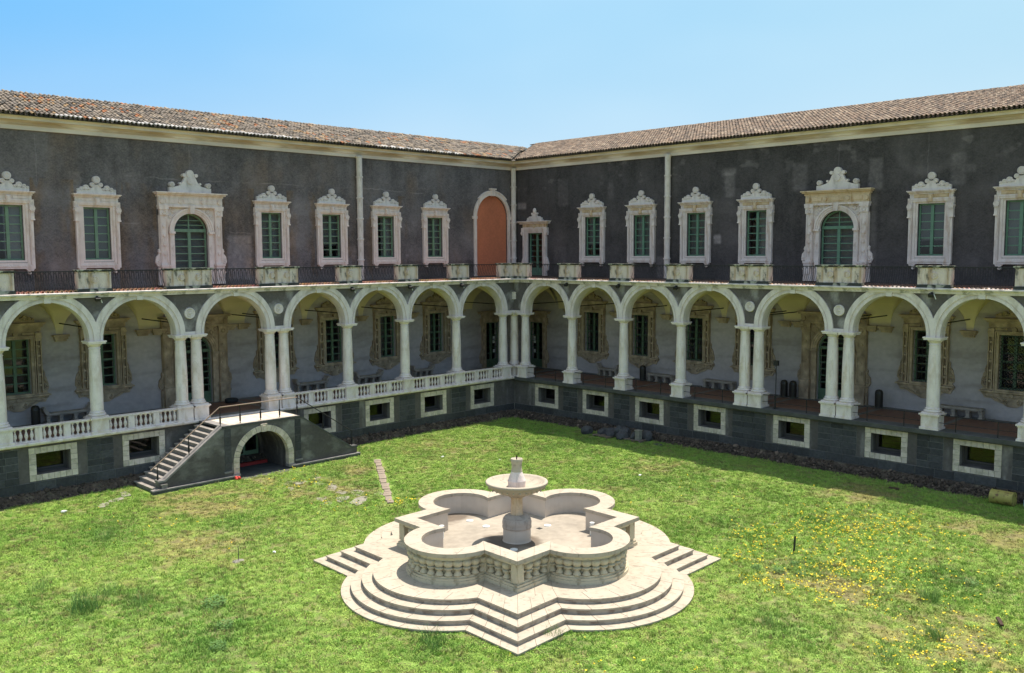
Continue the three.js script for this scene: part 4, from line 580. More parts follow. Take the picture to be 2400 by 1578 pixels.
// ---------------------------------------------------------------- double stair in front of the left wing
{
  const XC = -19.87, g = thing('double_stair', 'dark double stair with pale landing and round arch against left wing', 'staircase', [XC, 0, 0]);
  const TOP = 2.58, N0 = 0.47, N1 = 2.36, NF = 2.71, xl = -2.14, xr = 2.02, rise = TOP / 14, tread = 0.25, AR = 1.35, AY = 0.74;
  const wall = [[-5.25, -0.2], [-5.25, 0.46], [-4.98, 0.46], [xl, TOP - 0.06], [xr, TOP - 0.06], [5.08, 0.48], [5.42, 0.48], [5.42, -0.2], [AR, -0.2], ...arcPts(0, AY, AR, 0, Math.PI, 28), [-AR, -0.2]];
  mesh(g, 'front_wall', poly(wall, N1, NF), M.stairWall);
  mesh(g, 'coping', [poly([[-5.28, 0.46], [-4.95, 0.46], [xl, TOP - 0.06], [xl, TOP + 0.01], [-4.98, 0.545], [-5.28, 0.545]], N1 - 0.03, NF + 0.03)], M.stepStone);
  mesh(g, 'coping', [poly([[xr, TOP - 0.06], [5.08, 0.48], [5.45, 0.48], [5.45, 0.56], [5.09, 0.56], [xr, TOP + 0.01]], N1 - 0.03, NF + 0.03)], M.edgeDark);
  mesh(g, 'landing_slab', [box(xl - 0.03, xr + 0.02, TOP - 0.09, TOP - 0.004, N0, NF + 0.03)], M.edgeDark);
  for (let i = 0; i < 6; i++) for (let j = 0; j < 3; j++) mesh(g, 'paving_stone', box(xl + 0.42 + i * 0.61 + 0.004, xl + 1.03 + i * 0.61 - 0.004, TOP - 0.05, TOP + rr(0, 0.003), N0 + 0.02 + j * 0.72, N0 + 0.016 + (j + 1) * 0.72), M.landing);
  mesh(g, 'landing_border', box(xl - 0.02, xl + 0.42, TOP - 0.05, TOP + 0.002, N0 + 0.01, NF), M.stepStone);
  for (let i = 0; i < 13; i++) for (const k of [-1, 1]) {
    const y = TOP - rise * (i + 1), x = k < 0 ? xl - tread * i : xr + tread * i, last = i > 10 && k < 0;
    const st = mesh(g, 'step', box(x, x + k * (tread + 0.045), y - 0.05, y, N0 - 0.05, last ? NF + 0.1 : N1), k < 0 ? M.tread : M.edgeDark);
    mesh(st, 'riser', box(x, x + k * tread, y - rise - 0.02, y - 0.051, N0 - 0.04, last ? NF + 0.08 : N1), k < 0 ? M.tread : M.edgeDark);
  }
  mesh(g, 'core', [poly([[xl - 3.3, -0.2], [xl, TOP - 0.35], [-1.62, TOP - 0.3], [-1.62, -0.2]], N0, N1 - 0.01), poly([[xr + 3.3, -0.2], [xr, TOP - 0.35], [1.62, TOP - 0.3], [1.62, -0.2]], N0, N1 - 0.01)], M.basePlaster);
  mesh(g, 'passage_vault', poly([[-1.6, -0.1], [-1.6, TOP - 0.12], [1.6, TOP - 0.12], [1.6, -0.1], [AR + 0.05, -0.1], ...arcPts(0, AY, AR + 0.05, 0, Math.PI, 28), [-AR - 0.05, -0.1]], 0.16, N1 - 0.005), M.basePlaster);
  for (let i = 0; i < 17; i++) { const a0 = Math.PI * i / 17, a1 = Math.PI * (i + 1) / 17; if (i === 8) continue; mesh(g, 'voussoir', poly([...arcPts(0, AY, AR + 0.27, a0 + 0.006, a1 - 0.006, 3), ...arcPts(0, AY, AR - 0.02, a1 - 0.006, a0 + 0.006, 3)], N1 + 0.1, NF + rr(0.025, 0.045)), M.block[Math.floor(rnd() * 3)]); }
  mesh(g, 'keystone', [poly([[-0.11, AY + AR - 0.04], [0.11, AY + AR - 0.04], [0.17, AY + AR + 0.34], [-0.17, AY + AR + 0.34]], N1 + 0.1, NF + 0.09), box(-0.07, 0.07, AY + AR + 0.05, AY + AR + 0.25, NF + 0.09, NF + 0.13)], M.block[1]);
  for (const k of [-1, 1]) { for (let j = 0; j < 2; j++) mesh(g, 'jamb_stone', box(k * (AR - 0.02), k * (AR + 0.27), 0.22 + j * 0.26 + 0.005, 0.22 + (j + 1) * 0.26 - 0.005, N1 + 0.1, NF + 0.035), M.block[j]); mesh(g, 'jamb_foot', box(k * (AR - 0.04), k * (AR + 0.33), 0.10, 0.22, N1 + 0.1, NF + 0.10), M.stepStone); }
  for (const k of [-1, 1]) for (let j = 0; j < 5; j++) mesh(g, 'basalt_block', box(k * 1.72, k * 2.05, 0.42 + j * 0.4 + 0.008, 0.42 + (j + 1) * 0.4 - 0.008, NF - 0.05, NF + 0.02), M.basalt[Math.floor(rnd() * 3)]);
  for (const k of [-1, 1]) mesh(g, 'quoin_foot', box(k * 1.70, k * 2.1, 0.33, 0.41, NF - 0.05, NF + 0.08), M.stepStone);
  for (const [x0, x1] of [[-5.6, -1.4], [1.4, 5.55]]) { mesh(g, 'plinth', box(x0, x1, -0.2, 0.11, NF - 0.1, NF + 0.12), M.edgeDark); mesh(g, 'plinth_moulding', box(x0, x1, 0.11, 0.17, NF - 0.1, NF + 0.15), M.stepStone); }
  mesh(g, 'passage_floor', box(-1.34, 1.34, -0.2, 0.012, -0.3, NF + 0.55), M.edgeDark);
  mesh(g, 'red_sill', box(-1.28, 1.28, 0.012, 0.16, 0.55, 0.75), flat(0.42, 0.03, 0.025, 0.6));
  const dz = 0.1; mesh(g, 'door_frame', [box(-1.15, -1.05, 0.02, 1.8, dz - 0.06, dz), box(1.05, 1.15, 0.02, 1.8, dz - 0.06, dz), box(-0.42, -0.30, 0.02, 1.9, dz - 0.06, dz), box(0.30, 0.42, 0.02, 1.9, dz - 0.06, dz), box(-1.05, -0.42, 0.02, 0.62, dz - 0.05, dz - 0.02), box(0.42, 1.05, 0.02, 0.62, dz - 0.05, dz - 0.02), box(-0.30, 0.30, 0.02, 0.5, dz - 0.05, dz - 0.02)], M.greenL);
  for (const [a, b] of [[-1.05, -0.42], [-0.3, 0.3], [0.42, 1.05]]) mesh(g, 'pane', new THREE.PlaneGeometry(b - a, 1.35).translate((a + b) / 2, 1.28, dz - 0.03), M.glass);
  const hr = (s) => (s - 19.87) * -1, z = 2.5, slopeL = (x) => TOP + (x - xl) * (TOP - 0.54) / (-xl + -4.98) * -1;
  const yl = (x) => TOP - (xl - x) * (TOP - 0.54) / (4.98 + xl), yr = (x) => TOP - (x - xr) * (TOP - 0.56) / (5.09 - xr);
  mesh(g, 'handrail', tube([[-5.5, yl(-5.5) + 0.86, z], [xl, TOP + 0.88, z]], 0.028, 8), M.railWood); mesh(g, 'handrail', tube([[xl, TOP + 0.88, z], [xr, TOP + 0.88, z]], 0.026, 8), M.railWood); mesh(g, 'handrail', tube([[xr, TOP + 0.88, z], [5.3, yr(5.3) + 0.86, z]], 0.022, 8), M.iron);
  for (const [x, y] of [[-5.2, yl(-5.2)], [-3.7, yl(-3.7)], [xl + 0.02, TOP], [-1.1, TOP], [-0.02, TOP], [1.02, TOP], [xr - 0.02, TOP], [3.5, yr(3.5)], [5.25, 0.5]]) mesh(g, 'rail_post', [tube([[x, Math.max(0.1, y - 0.06), z], [x, y + 0.86, z]], 0.022, 8), box(x - 0.03, x + 0.03, y + 0.1, y + 0.42, z - 0.03, z + 0.03)], M.iron);
  solo('flower_bunch', [0, 1, 2, 3, 4].map((i) => new THREE.IcosahedronGeometry(0.075, 1).translate(Math.cos(i * 1.3) * 0.08, 0.07 + 0.05 * (i % 2), Math.sin(i * 1.3) * 0.08)), flat(0.62, 0.05, 0.035, 0.6), [-21.48, 0, 3.05], 'small bright red bunch of flowers lying by the stair arch foot', 'flowers');
}

// ---------------------------------------------------------------- fountain
const FC = [-20.46, 20.55], HB = 2.88, LR = 1.47, STRETCH = 1.079;
const spread = (x, z) => { const a = (x - z) / 2 * STRETCH, b = (x + z) / 2; return [a + b, b - a]; }; // a little longer on one diagonal
// quatrefoil-and-square outline at offset o from the basin wall: side k, section 0 straight, 1 lobe, 2 straight
function outlinePt(o, k, sec, t) {
  const h = HB + o, r = LR + o, w = Math.sqrt(Math.max(0.01, r * r - o * o)); let u, v;
  if (sec === 1) { const a0 = Math.atan2(w, o), a = -a0 + 2 * a0 * t; u = HB + r * Math.cos(a); v = r * Math.sin(a); } else if (sec === 0) { u = h; v = mix(-h, -w, t); } else { u = h; v = mix(w, h, t); }
  const c = [1, 0, -1, 0][k], s = [0, 1, 0, -1][k]; return spread(u * c - v * s, u * s + v * c);
}
function ringStone(oa, ob, k, sec, t0, t1, y0, y1, gap = 0.007) { // one stone between outlines oa (outer) and ob
  const n = sec === 1 ? Math.max(2, Math.ceil((t1 - t0) * 22)) : 1, pos = [], P2 = (o, t) => outlinePt(o, k, sec, t);
  const L = sec === 1 ? 5 : 2, e = gap / L, A = [], B = []; for (let i = 0; i <= n; i++) { const t = mix(t0 + e, t1 - e, i / n); A.push(P2(oa, t)); B.push(P2(ob, t)); }
  const quad = (a, b, c, d) => { for (const q of [a, b, c, a, c, d]) pos.push(...q); }, V = (p, y) => [p[0], y, p[1]];
  for (let i = 0; i < n; i++) { quad(V(A[i], y1), V(B[i], y1), V(B[i + 1], y1), V(A[i + 1], y1)); quad(V(A[i], y0), V(A[i], y1), V(A[i + 1], y1), V(A[i + 1], y0)); quad(V(B[i], y1), V(B[i], y0), V(B[i + 1], y0), V(B[i + 1], y1)); quad(V(A[i], y0), V(A[i + 1], y0), V(B[i + 1], y0), V(B[i], y0)); }
  quad(V(A[0], y0), V(B[0], y0), V(B[0], y1), V(A[0], y1)); quad(V(A[n], y0), V(A[n], y1), V(B[n], y1), V(B[n], y0));
  const g = new THREE.BufferGeometry(); g.setAttribute('position', new THREE.Float32BufferAttribute(pos, 3)); g.computeVertexNormals(); return g;
}
const ringAll = (oa, ob, y0, y1) => { const l = []; for (let k = 0; k < 4; k++) for (let s = 0; s < 3; s++) l.push(ringStone(oa, ob, k, s, 0, 1, y0, y1, 0)); return l; };
const insideOutline = (x, z, o) => { const a = (x - FC[0] - z + FC[1]) / 2 / STRETCH, b = (x - FC[0] + z - FC[1]) / 2, u = Math.abs(a + b), v = Math.abs(b - a), h = HB + o, r = LR + o; return (u < h && v < h) || Math.hypot(u - HB, v) < r || Math.hypot(u, v - HB) < r; };
{
  const g = thing('fountain', 'pale stone fountain on stepped quatrefoil base with raised bowl on a column', 'fountain', [FC[0], 0, FC[1]]);
  const tiers = [[2.09, -0.1, 0.08, 1.4], [1.78, 0.06, 0.225, 1.08], [1.43, 0.20, 0.395, 0.72]];
  const stones = (parent, oa, ob, y0, y1, nS, nL, mats = M.fount) => { for (let k = 0; k < 4; k++) for (const [sec, n] of [[0, nS], [1, nL], [2, nS]]) for (let i = 0; i < n; i++) { const j = n > 1 ? 0.1 / n : 0, off = (q) => (q === 0 || q === n ? 0 : (vn(q * 3.3 + k, sec + oa * 9) - 0.5) * j); mesh(parent, 'paving_stone', ringStone(oa, ob, k, sec, i / n + off(i), (i + 1) / n + off(i + 1), y0, y1 - rr(0, 0.003)), mats[Math.floor(rnd() * mats.length)]); } };
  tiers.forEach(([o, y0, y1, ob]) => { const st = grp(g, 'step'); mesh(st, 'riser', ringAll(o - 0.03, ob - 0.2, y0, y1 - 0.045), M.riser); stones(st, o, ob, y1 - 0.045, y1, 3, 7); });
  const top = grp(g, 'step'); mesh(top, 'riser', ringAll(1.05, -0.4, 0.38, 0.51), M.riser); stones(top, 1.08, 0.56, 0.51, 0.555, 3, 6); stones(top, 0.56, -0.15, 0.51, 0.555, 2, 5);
  const bs = grp(g, 'basin', [0, 0.045, 0]); // foot moulding, recessed body with attached balusters, coping
  mesh(bs, 'foot', [ringAll(0.05, -0.4, 0.50, 0.62), ringAll(0.01, -0.4, 0.62, 0.69), ringAll(-0.05, -0.4, 0.69, 0.75)], M.fountBody);
  mesh(bs, 'body', ringAll(-0.215, -0.4, 0.75, 1.30), M.fountBody);
  mesh(bs, 'rail_moulding', [ringAll(-0.06, -0.4, 1.24, 1.30), ringAll(-0.02, -0.4, 1.30, 1.34), ringAll(0.03, -0.4, 1.34, 1.375), ringAll(-0.125, -0.3, 0.965, 1.01)], M.fountBody);
  const bal = prep(lathe([[0.0, 0.75], [0.135, 0.75], [0.14, 0.78], [0.10, 0.84], [0.065, 0.90], [0.10, 0.945], [0.145, 0.96], [0.145, 1.01], [0.085, 1.02], [0.14, 1.06], [0.166, 1.12], [0.166, 1.19], [0.14, 1.225], [0.08, 1.245], [0.0, 1.245]], 14));
  for (let k = 0; k < 4; k++) {
    for (let i = 0; i < 16; i++) { const p = outlinePt(-0.15, k, 1, (i + 0.5) / 16); mesh(bs, 'baluster', bal, M.fountBody, [p[0], 0, p[1]]); }
    for (const sec of [0, 2]) for (let i = 0; i < 3; i++) { const t = sec === 0 ? (i + 1.0) / 4.1 + 0.06 : (i + 0.85) / 4.1; const p = outlinePt(-0.16, k, sec, t); mesh(bs, 'baluster', bal, M.fountBody, [p[0], 0, p[1]]); }
    const [c, s] = spread([1, -1, -1, 1][k] * (HB - 0.16), [1, 1, -1, -1][k] * (HB - 0.16)); mesh(bs, 'corner_pier', box(-0.14, 0.14, 0.75, 1.31, -0.14, 0.14), M.fountBody, [c, 0, s]);
    for (const [sec, t] of [[0, 0.97], [2, 0.03]]) { const p = outlinePt(-0.13, k, sec, t); mesh(bs, 'inner_pier', box(-0.13, 0.13, 0.75, 1.31, -0.13, 0.13), M.fountBody, [p[0], 0, p[1]]); }
  }
  mesh(bs, 'inner_wall', ringAll(-0.30, -0.405, 0.6, 1.375), M.basinWall);
  for (let k = 0; k < 4; k++) for (const [sec, n] of [[0, 2], [1, 5], [2, 2]]) for (let i = 0; i < n; i++) mesh(bs, 'coping_stone', ringStone(0.085 + rr(0, 0.012), -0.44 - rr(0, 0.012), k, sec, i / n, (i + 1) / n, 1.376, 1.5 - rr(0, 0.004), 0.006), M.fount[Math.floor(rnd() * 4)]);
  const fs = new THREE.Shape(); let first = true; for (let k = 0; k < 4; k++) for (let sec = 0; sec < 3; sec++) for (let i = 0; i < 20; i++) { const p = outlinePt(-0.38, k, sec, i / 20); first ? fs.moveTo(p[0], -p[1]) : fs.lineTo(p[0], -p[1]); first = false; }
  mesh(bs, 'basin_floor', new THREE.ExtrudeGeometry(fs, { depth: 0.25, bevelEnabled: false }).rotateX(-Math.PI / 2).translate(0, 0.46, 0), M.basinFloor);
  const co = grp(g, 'column');
  mesh(co, 'drum', lathe([[0.50, 0.75], [0.49, 0.78], [0.475, 0.80], [0.475, 1.2]], 40), M.basinWall);
  mesh(co, 'bulge', lathe([[0.475, 1.2], [0.50, 1.21], [0.505, 1.27], [0.49, 1.30], [0.50, 1.34], [0.505, 1.42], [0.48, 1.52], [0.42, 1.60], [0.33, 1.655], [0.24, 1.67], [0.0, 1.67]], 40), M.greyStain);
  mesh(co, 'shaft', lathe([[0.225, 1.67], [0.225, 1.70], [0.20, 1.72], [0.195, 2.22], [0.215, 2.24], [0.215, 2.29]], 32), M.frieze);
  const bowl = grp(g, 'bowl');
  mesh(bowl, 'dish', lathe([[0.0, 2.29], [0.28, 2.29], [0.34, 2.36], [0.62, 2.44], [0.86, 2.56], [0.97, 2.66], [0.99, 2.72], [1.06, 2.74], [1.07, 2.80], [1.05, 2.83], [0.97, 2.835], [0.93, 2.79], [0.80, 2.70], [0.5, 2.64], [0.0, 2.62]], 56), M.fount[1]);
  for (let i = 0; i < 28; i++) { const a = i / 28 * Math.PI * 2; mesh(bowl, 'drip_stud', new THREE.SphereGeometry(0.032, 8, 6), M.fountBody, [0.955 * Math.cos(a), 2.60, 0.955 * Math.sin(a)]); }
  const sp = grp(g, 'spout');
  mesh(sp, 'spout_base', lathe([[0.30, 2.6], [0.30, 2.80], [0.31, 2.82], [0.31, 2.86], [0.285, 2.88], [0.27, 2.95], [0.20, 3.12], [0.185, 3.16]], 32), M.crest);
  mesh(sp, 'spout_neck', lathe([[0.19, 3.16], [0.195, 3.19], [0.175, 3.24], [0.17, 3.36], [0.185, 3.46], [0.205, 3.53], [0.205, 3.60], [0.17, 3.605], [0.15, 3.56], [0.0, 3.55]], 32), M.fount[2]);
  mesh(sp, 'nozzle', tube([[0, 3.5, 0], [0, 3.70, 0]], 0.022, 8), M.rust);
  for (const [x, z] of [[-1.68, -2.0], [2.22, 1.49]]) mesh(bs, 'overflow_pipe', lathe([[0.075, 0.70], [0.075, 1.13], [0.085, 1.13], [0.085, 1.16], [0.06, 1.165], [0.0, 1.16]], 16), M.white, [x, 0, z]);
  for (const [x, z] of [[0.33, -1.9], [1.95, -0.38], [0.4, -2.85], [-0.83, 0.68]]) mesh(bs, 'floor_light', [lathe([[0.13, 0.70], [0.13, 0.735], [0.10, 0.74], [0.09, 0.722], [0, 0.722]], 20)], M.white, [x, 0, z]);
  mesh(bs, 'drain', box(-0.09, 0.09, 0.70, 0.715, -0.09, 0.09), M.dark, [1.5, 0, -0.36]);
}

// ---------------------------------------------------------------- lawn
const STAIR = (x, z) => x > -25.55 && x < -14.2 && z < 2.95;
const PATH = [[-14.37, 4.35], [-19.0, 11.5]], pathD = (x, z) => { const [a, b] = PATH, dx = b[0] - a[0], dz = b[1] - a[1], L = dx * dx + dz * dz, t = clamp(((x - a[0]) * dx + (z - a[1]) * dz) / L); return Math.hypot(x - a[0] - dx * t, z - a[1] - dz * t); };
const BROWN = [[-3.6, 25, 2.4, 1], [-5.2, 31.5, 2.6, 1], [-27.2, 11, 2.6, 0.8], [-24.5, 5.6, 3.2, 0.9], [-15.5, 29.5, 3, 0.7], [-17, 33.5, 3, 0.8], [-19.5, 7.6, 2.6, 0.9], [-6, 15.6, 2, 0.5], [-10, 5, 3.5, 0.45], [-21, 5, 2, 0.6], [-16.5, 5.5, 1.6, 0.7], [-15, 27, 2, 0.6]];
const DEEP = [[-32.6, 14.5, 2.2], [-31.4, 14.5, 1.8], [-29.8, 17.2, 2], [-29.5, 8, 1.8], [-30.5, 19, 2], [-34, 13, 2.2], [-27, 23.8, 1.6], [-24, 26, 1.5], [-19.2, 30, 2], [-12, 32.5, 1.6], [-25, 9.5, 1.6], [-17.5, 17.5 - 9, 1.6]];
function lawnTone(x, z) { // [brown, deep, light] weights of the sward at a place
  const a = fbm(x * 0.35 + 50, z * 0.35 + 50, 4), b = fbm(x * 1.3 + 20, z * 1.3 + 80, 4), c = fbm(x * 0.16 + 9, z * 0.16 + 30, 3); let br = 0, dp = 0;
  for (const [px, pz, r, k] of BROWN) { const d = Math.hypot(x - px, z - pz); if (d < r) br = Math.max(br, k * (1 - d / r)); } for (const [px, pz, r] of DEEP) { const d = Math.hypot(x - px, z - pz); if (d < r) dp = Math.max(dp, 1 - d / r); }
  return [clamp(br * 1.5 * (0.15 + 1.4 * clamp((b - 0.36) * 3)) + clamp((b - 0.6) * 4) * 0.6), clamp(dp * (0.3 + b) + clamp((a - 0.56) * 4) * 0.6), clamp(0.5 + (c - 0.5) * 2.5)];
}
const tone = (x, z, f) => { const [br, dp, lt] = lawnTone(x, z); let c = mix3([0.245, 0.376, 0.058], [0.305, 0.428, 0.08], lt); c = mix3(c, [0.135, 0.265, 0.046], dp * 0.7); c = mix3(c, [0.31, 0.25, 0.085], br * 0.75); return c.map((q) => q * f); };
{
  const lines = (a, b, st) => { const l = [-900, -300, -120]; for (let v = a; v <= b + 1e-6; v += st) l.push(v); l.push(120, 300, 900); return l; };
  const xs = lines(-46, 16, 0.4), zs = lines(-16, 46, 0.4), pos = [], idx = [], uv = [];
  const hgt = (x, z) => { if (x < -40.5 || x > 0.5 || z < -0.5 || z > 40.5) return 0; let h = 0.10 * (fbm(x * 0.5 + 5, z * 0.5 + 5, 3) - 0.5); if (insideOutline(x, z, 2.3) || STAIR(x, z - 0.4)) h = Math.min(h, 0) * 0.5 - 0.01; return h; };
  for (const z of zs) for (const x of xs) { pos.push(x, hgt(x, z), z); uv.push((x + 46) / 50, (z + 4) / 50); }
  for (let j = 0; j + 1 < zs.length; j++) for (let i = 0; i + 1 < xs.length; i++) { const a = j * xs.length + i; idx.push(a, a + xs.length, a + 1, a + 1, a + xs.length, a + xs.length + 1); }
  const geo = new THREE.BufferGeometry(); geo.setAttribute('position', new THREE.Float32BufferAttribute(pos, 3)); geo.setAttribute('uv', new THREE.Float32BufferAttribute(uv, 2)); geo.setIndex(idx); geo.computeVertexNormals();
  const q = geo.toNonIndexed(); q.userData.keepUV = true;
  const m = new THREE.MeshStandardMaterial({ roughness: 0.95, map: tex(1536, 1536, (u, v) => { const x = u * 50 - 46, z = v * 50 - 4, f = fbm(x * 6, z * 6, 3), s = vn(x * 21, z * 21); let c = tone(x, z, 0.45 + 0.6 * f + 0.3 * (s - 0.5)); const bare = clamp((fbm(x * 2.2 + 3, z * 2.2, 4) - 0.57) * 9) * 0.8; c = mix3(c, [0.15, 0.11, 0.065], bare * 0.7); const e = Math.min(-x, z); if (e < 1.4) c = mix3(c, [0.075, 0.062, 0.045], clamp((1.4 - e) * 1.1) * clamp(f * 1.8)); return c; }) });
  structure('lawn', q, m);
  // --- tufts of short grass
  const blade = (n, h, wd, spread, lean) => { const pos = []; for (let i = 0; i < n; i++) { const a = rr(0, 6.283), r = spread * Math.sqrt(rnd()), x = r * Math.cos(a), z = r * Math.sin(a), t = rr(0, 6.283), hh = h * rr(0.5, 1.1), l = lean * rr(0.3, 1.2), d = rr(0, 6.283), w = wd * rr(0.6, 1.2); const dx = Math.cos(t) * w, dz = Math.sin(t) * w, mx = x + Math.cos(d) * l * 0.4, mz = z + Math.sin(d) * l * 0.4, tx = x + Math.cos(d) * l, tz = z + Math.sin(d) * l; pos.push(x - dx, 0, z - dz, x + dx, 0, z + dz, mx + dx * 0.8, hh * 0.6, mz + dz * 0.8, x - dx, 0, z - dz, mx + dx * 0.8, hh * 0.6, mz + dz * 0.8, mx - dx * 0.8, hh * 0.6, mz - dz * 0.8, mx - dx * 0.8, hh * 0.6, mz - dz * 0.8, mx + dx * 0.8, hh * 0.6, mz + dz * 0.8, tx, hh, tz); } const g = new THREE.BufferGeometry(); g.setAttribute('position', new THREE.Float32BufferAttribute(pos, 3)); g.computeVertexNormals(); return prep(g); };
  const leafy = (n, h, s, spread) => { const pos = []; for (let i = 0; i < n; i++) { const a = rr(0, 6.283), r = spread * Math.sqrt(rnd()), x = r * Math.cos(a), z = r * Math.sin(a), y = h * rr(0.2, 1), d = rr(0, 6.283), e = rr(-0.3, 0.7), q = s * rr(0.6, 1.3), ux = Math.cos(d), uz = Math.sin(d); pos.push(x, y, z, x + ux * q * 0.5 - uz * q * 0.35, y + e * q * 0.4, z + uz * q * 0.5 + ux * q * 0.35, x + ux * q, y + e * q * 0.5, z + uz * q, x, y, z, x + ux * q, y + e * q * 0.5, z + uz * q, x + ux * q * 0.5 + uz * q * 0.35, y + e * q * 0.4, z + uz * q * 0.5 - ux * q * 0.35); } const g = new THREE.BufferGeometry(); g.setAttribute('position', new THREE.Float32BufferAttribute(pos, 3)); g.computeVertexNormals(); return prep(g); };
  const kinds = [blade(20, 0.08, 0.008, 0.11, 0.05), blade(16, 0.13, 0.008, 0.09, 0.07), leafy(26, 0.05, 0.034, 0.12)], lists = [[], [], []];
  const cam = camera.position, ang0 = Math.atan2(1, -1);
  const seen = (x, z) => { const a = Math.atan2(x - cam.x, -(z - cam.z)) - Math.PI / 4; return Math.abs(a) < 0.74 && Math.hypot(x - cam.x, z - cam.z) > 16; };
  for (let i = 0; i < 290000; i++) {
    const x = rr(-37, -0.45), z = rr(0.4, 37); if (!seen(x, z) || insideOutline(x, z, 2.03) || STAIR(x, z) || pathD(x, z) < 0.26) continue;
    const [br, dp] = lawnTone(x, z); const e = Math.min(-x, z); if (e < 1.3 && rnd() > e * 0.75) continue; const bare = fbm(x * 2.2 + 3, z * 2.2, 4); if (bare > 0.6 && rnd() < 0.6) continue;
    if (br > 0.5 && rnd() < 0.35) continue;
    const k = rnd() < 0.12 + dp * 0.3 ? 1 : rnd() < 0.6 ? 2 : 0, f = rr(0.62, 1.38), dry = rnd() < 0.10 + br * 0.38, c = dry ? [0.29 * f, 0.245 * f, 0.10 * f] : tone(x, z, f), s = rr(0.7, 1.25) * (1 - br * 0.3);
    lists[k].push({ m: M4(x, hgt(x, z) - 0.012, z, 0, rr(0, 6.28), 0, s, s * rr(0.7, 1.2), s), c: C(c[0] * rr(0.85, 1.1), c[1] * rr(0.94, 1.05), c[2]) });
  }
  lists.forEach((l, i) => { const o = instanced(scene, ['short_grass', 'long_grass', 'clover'][i], kinds[i], M.tuft, l); o.userData.label = ['short green turf covering the courtyard lawn', 'longer grass blades scattered through the courtyard lawn', 'low broad leaved weeds spread through the courtyard lawn'][i]; o.userData.category = ['grass', 'grass', 'ground cover'][i]; });
  // --- yellow flowers
  const fl = [], spots = [[-8.9, 27, 3.2, 300], [-13.5, 29.3, 2.4, 210], [-16.2, 27.9, 1.4, 70], [-15.9, 29.8, 1.6, 80], [-17.3, 33.7, 1.8, 110], [-12.2, 25.1, 1.6, 70], [-7, 28.5, 2, 90], [-14.7, 26, 1.2, 50], [-18.7, 33.2, 1.4, 50], [-11, 28, 4.5, 220], [-14, 31.5, 4, 110], [-20, 5.8, 2.4, 34], [-18.5, 11.8, 0.9, 40], [-20.5, 10.5, 1.8, 22], [-28, 8, 5, 22], [-9, 20, 6, 26], [-24.5, 28, 3, 16], [-18.5, 3.2, 0.8, 14]];
  for (const [px, pz, r, n] of spots) for (let i = 0; i < n; i++) { const a = rr(0, 6.283), q = r * Math.sqrt(-Math.log(1 - rnd() * 0.95)) * 0.62, x = px + q * Math.cos(a), z = pz + q * Math.sin(a); if (insideOutline(x, z, 2.05) || x > -4 || STAIR(x, z)) continue; const m = 1 + Math.floor(rnd() * 2.6); for (let j = 0; j < m; j++) { const s = rr(0.7, 1.3); fl.push({ m: M4(x + rr(-0.05, 0.05), rr(0.07, 0.16), z + rr(-0.05, 0.05), rr(-0.5, 0.5), 0, rr(-0.5, 0.5), s, s, s), c: C(rr(0.62, 0.78), rr(0.47, 0.60), 0.015) }); } }
  const fo = instanced(scene, 'yellow_flowers', new THREE.CylinderGeometry(0.024, 0.010, 0.018, 7), flat(1, 1, 1, 0.7), fl); fo.userData.label = 'small yellow wild flowers scattered over the right of the lawn'; fo.userData.category = 'wild flowers';
  // --- taller weeds and tufts that stand out one by one
  const tall = [blade(170, 0.6, 0.006, 0.34, 0.34), blade(110, 0.48, 0.005, 0.34, 0.30)], bushy = leafy(170, 0.24, 0.075, 0.3);
  const tm = [flat(0.10, 0.21, 0.045, 0.9), flat(0.17, 0.29, 0.07, 0.9), flat(0.095, 0.19, 0.045, 0.9)];
  const list = [[-32.64, 14.51, 0, 0, 1.25, 'darkest dense tuft of tall grass, lower left of the lawn'], [-33.0, 11.76, 1, 1, 1, 'tall thin grass tuft left of the dark dense tuft'], [-31.57, 13.72, 1, 1, 1, 'tall thin grass tuft just right of the dark dense tuft'], [-31.2, 15.1, 1, 1, 1, 'tall grass tuft second to the right of the dark dense tuft'], [-29.51, 7.76, 1, 1, 1.1, 'tall grass tuft in left part of lawn behind the others'], [-29.78, 16.97, 2, 2, 1.15, 'low leafy weed clump lower left, between tall tufts and fountain'], [-30.34, 18.7, 2, 2, 0.8, 'small leafy weed below the larger weed clump, lower left'], [-31.13, 19.83, 2, 2, 0.8, 'small leafy weed at the bottom edge, left of fountain'],
    [-26.75, 23.5, 1, 0, 1.0, 'tall grass tuft against lowest fountain step, left of the front point'], [-27.1, 23.95, 1, 0, 0.8, 'grass tuft in front of fountain step, lower of two'], [-24.2, 25.65, 1, 1, 0.8, 'tall grass tuft by fountain step, right of the front point'], [-14.34, 32.11, 0, 1, 0.85, 'upright grass tuft right of the yellow flowers'], [-19.29, 32.83, 1, 1, 1.1, 'broad pale grass tuft near bottom edge at lower right'], [-19.27, 29.58, 1, 1, 0.9, 'tall grass tuft below the dark weeds, lower right'], [-17.01, 33.2, 0, 1, 0.75, 'grass tuft in the lower right, upper of two close together'], [-18.09, 33.22, 1, 1, 0.7, 'grass tuft in the lower right, lower of two close together'],
    [-15.15, 27.52, 2, 2, 0.75, 'dark leafy weed below the black stake'], [-14.99, 28.24, 2, 2, 0.6, 'dark leafy weed below and right of the black stake'], [-14.18, 27.56, 2, 2, 0.55, 'small leafy weed right under the black stake'], [-15.43, 26.85, 2, 2, 0.6, 'small grey green weed left of the black stake'], [-12.0, 32.5, 2, 2, 0.8, 'leafy weed near the right edge of the lawn']];
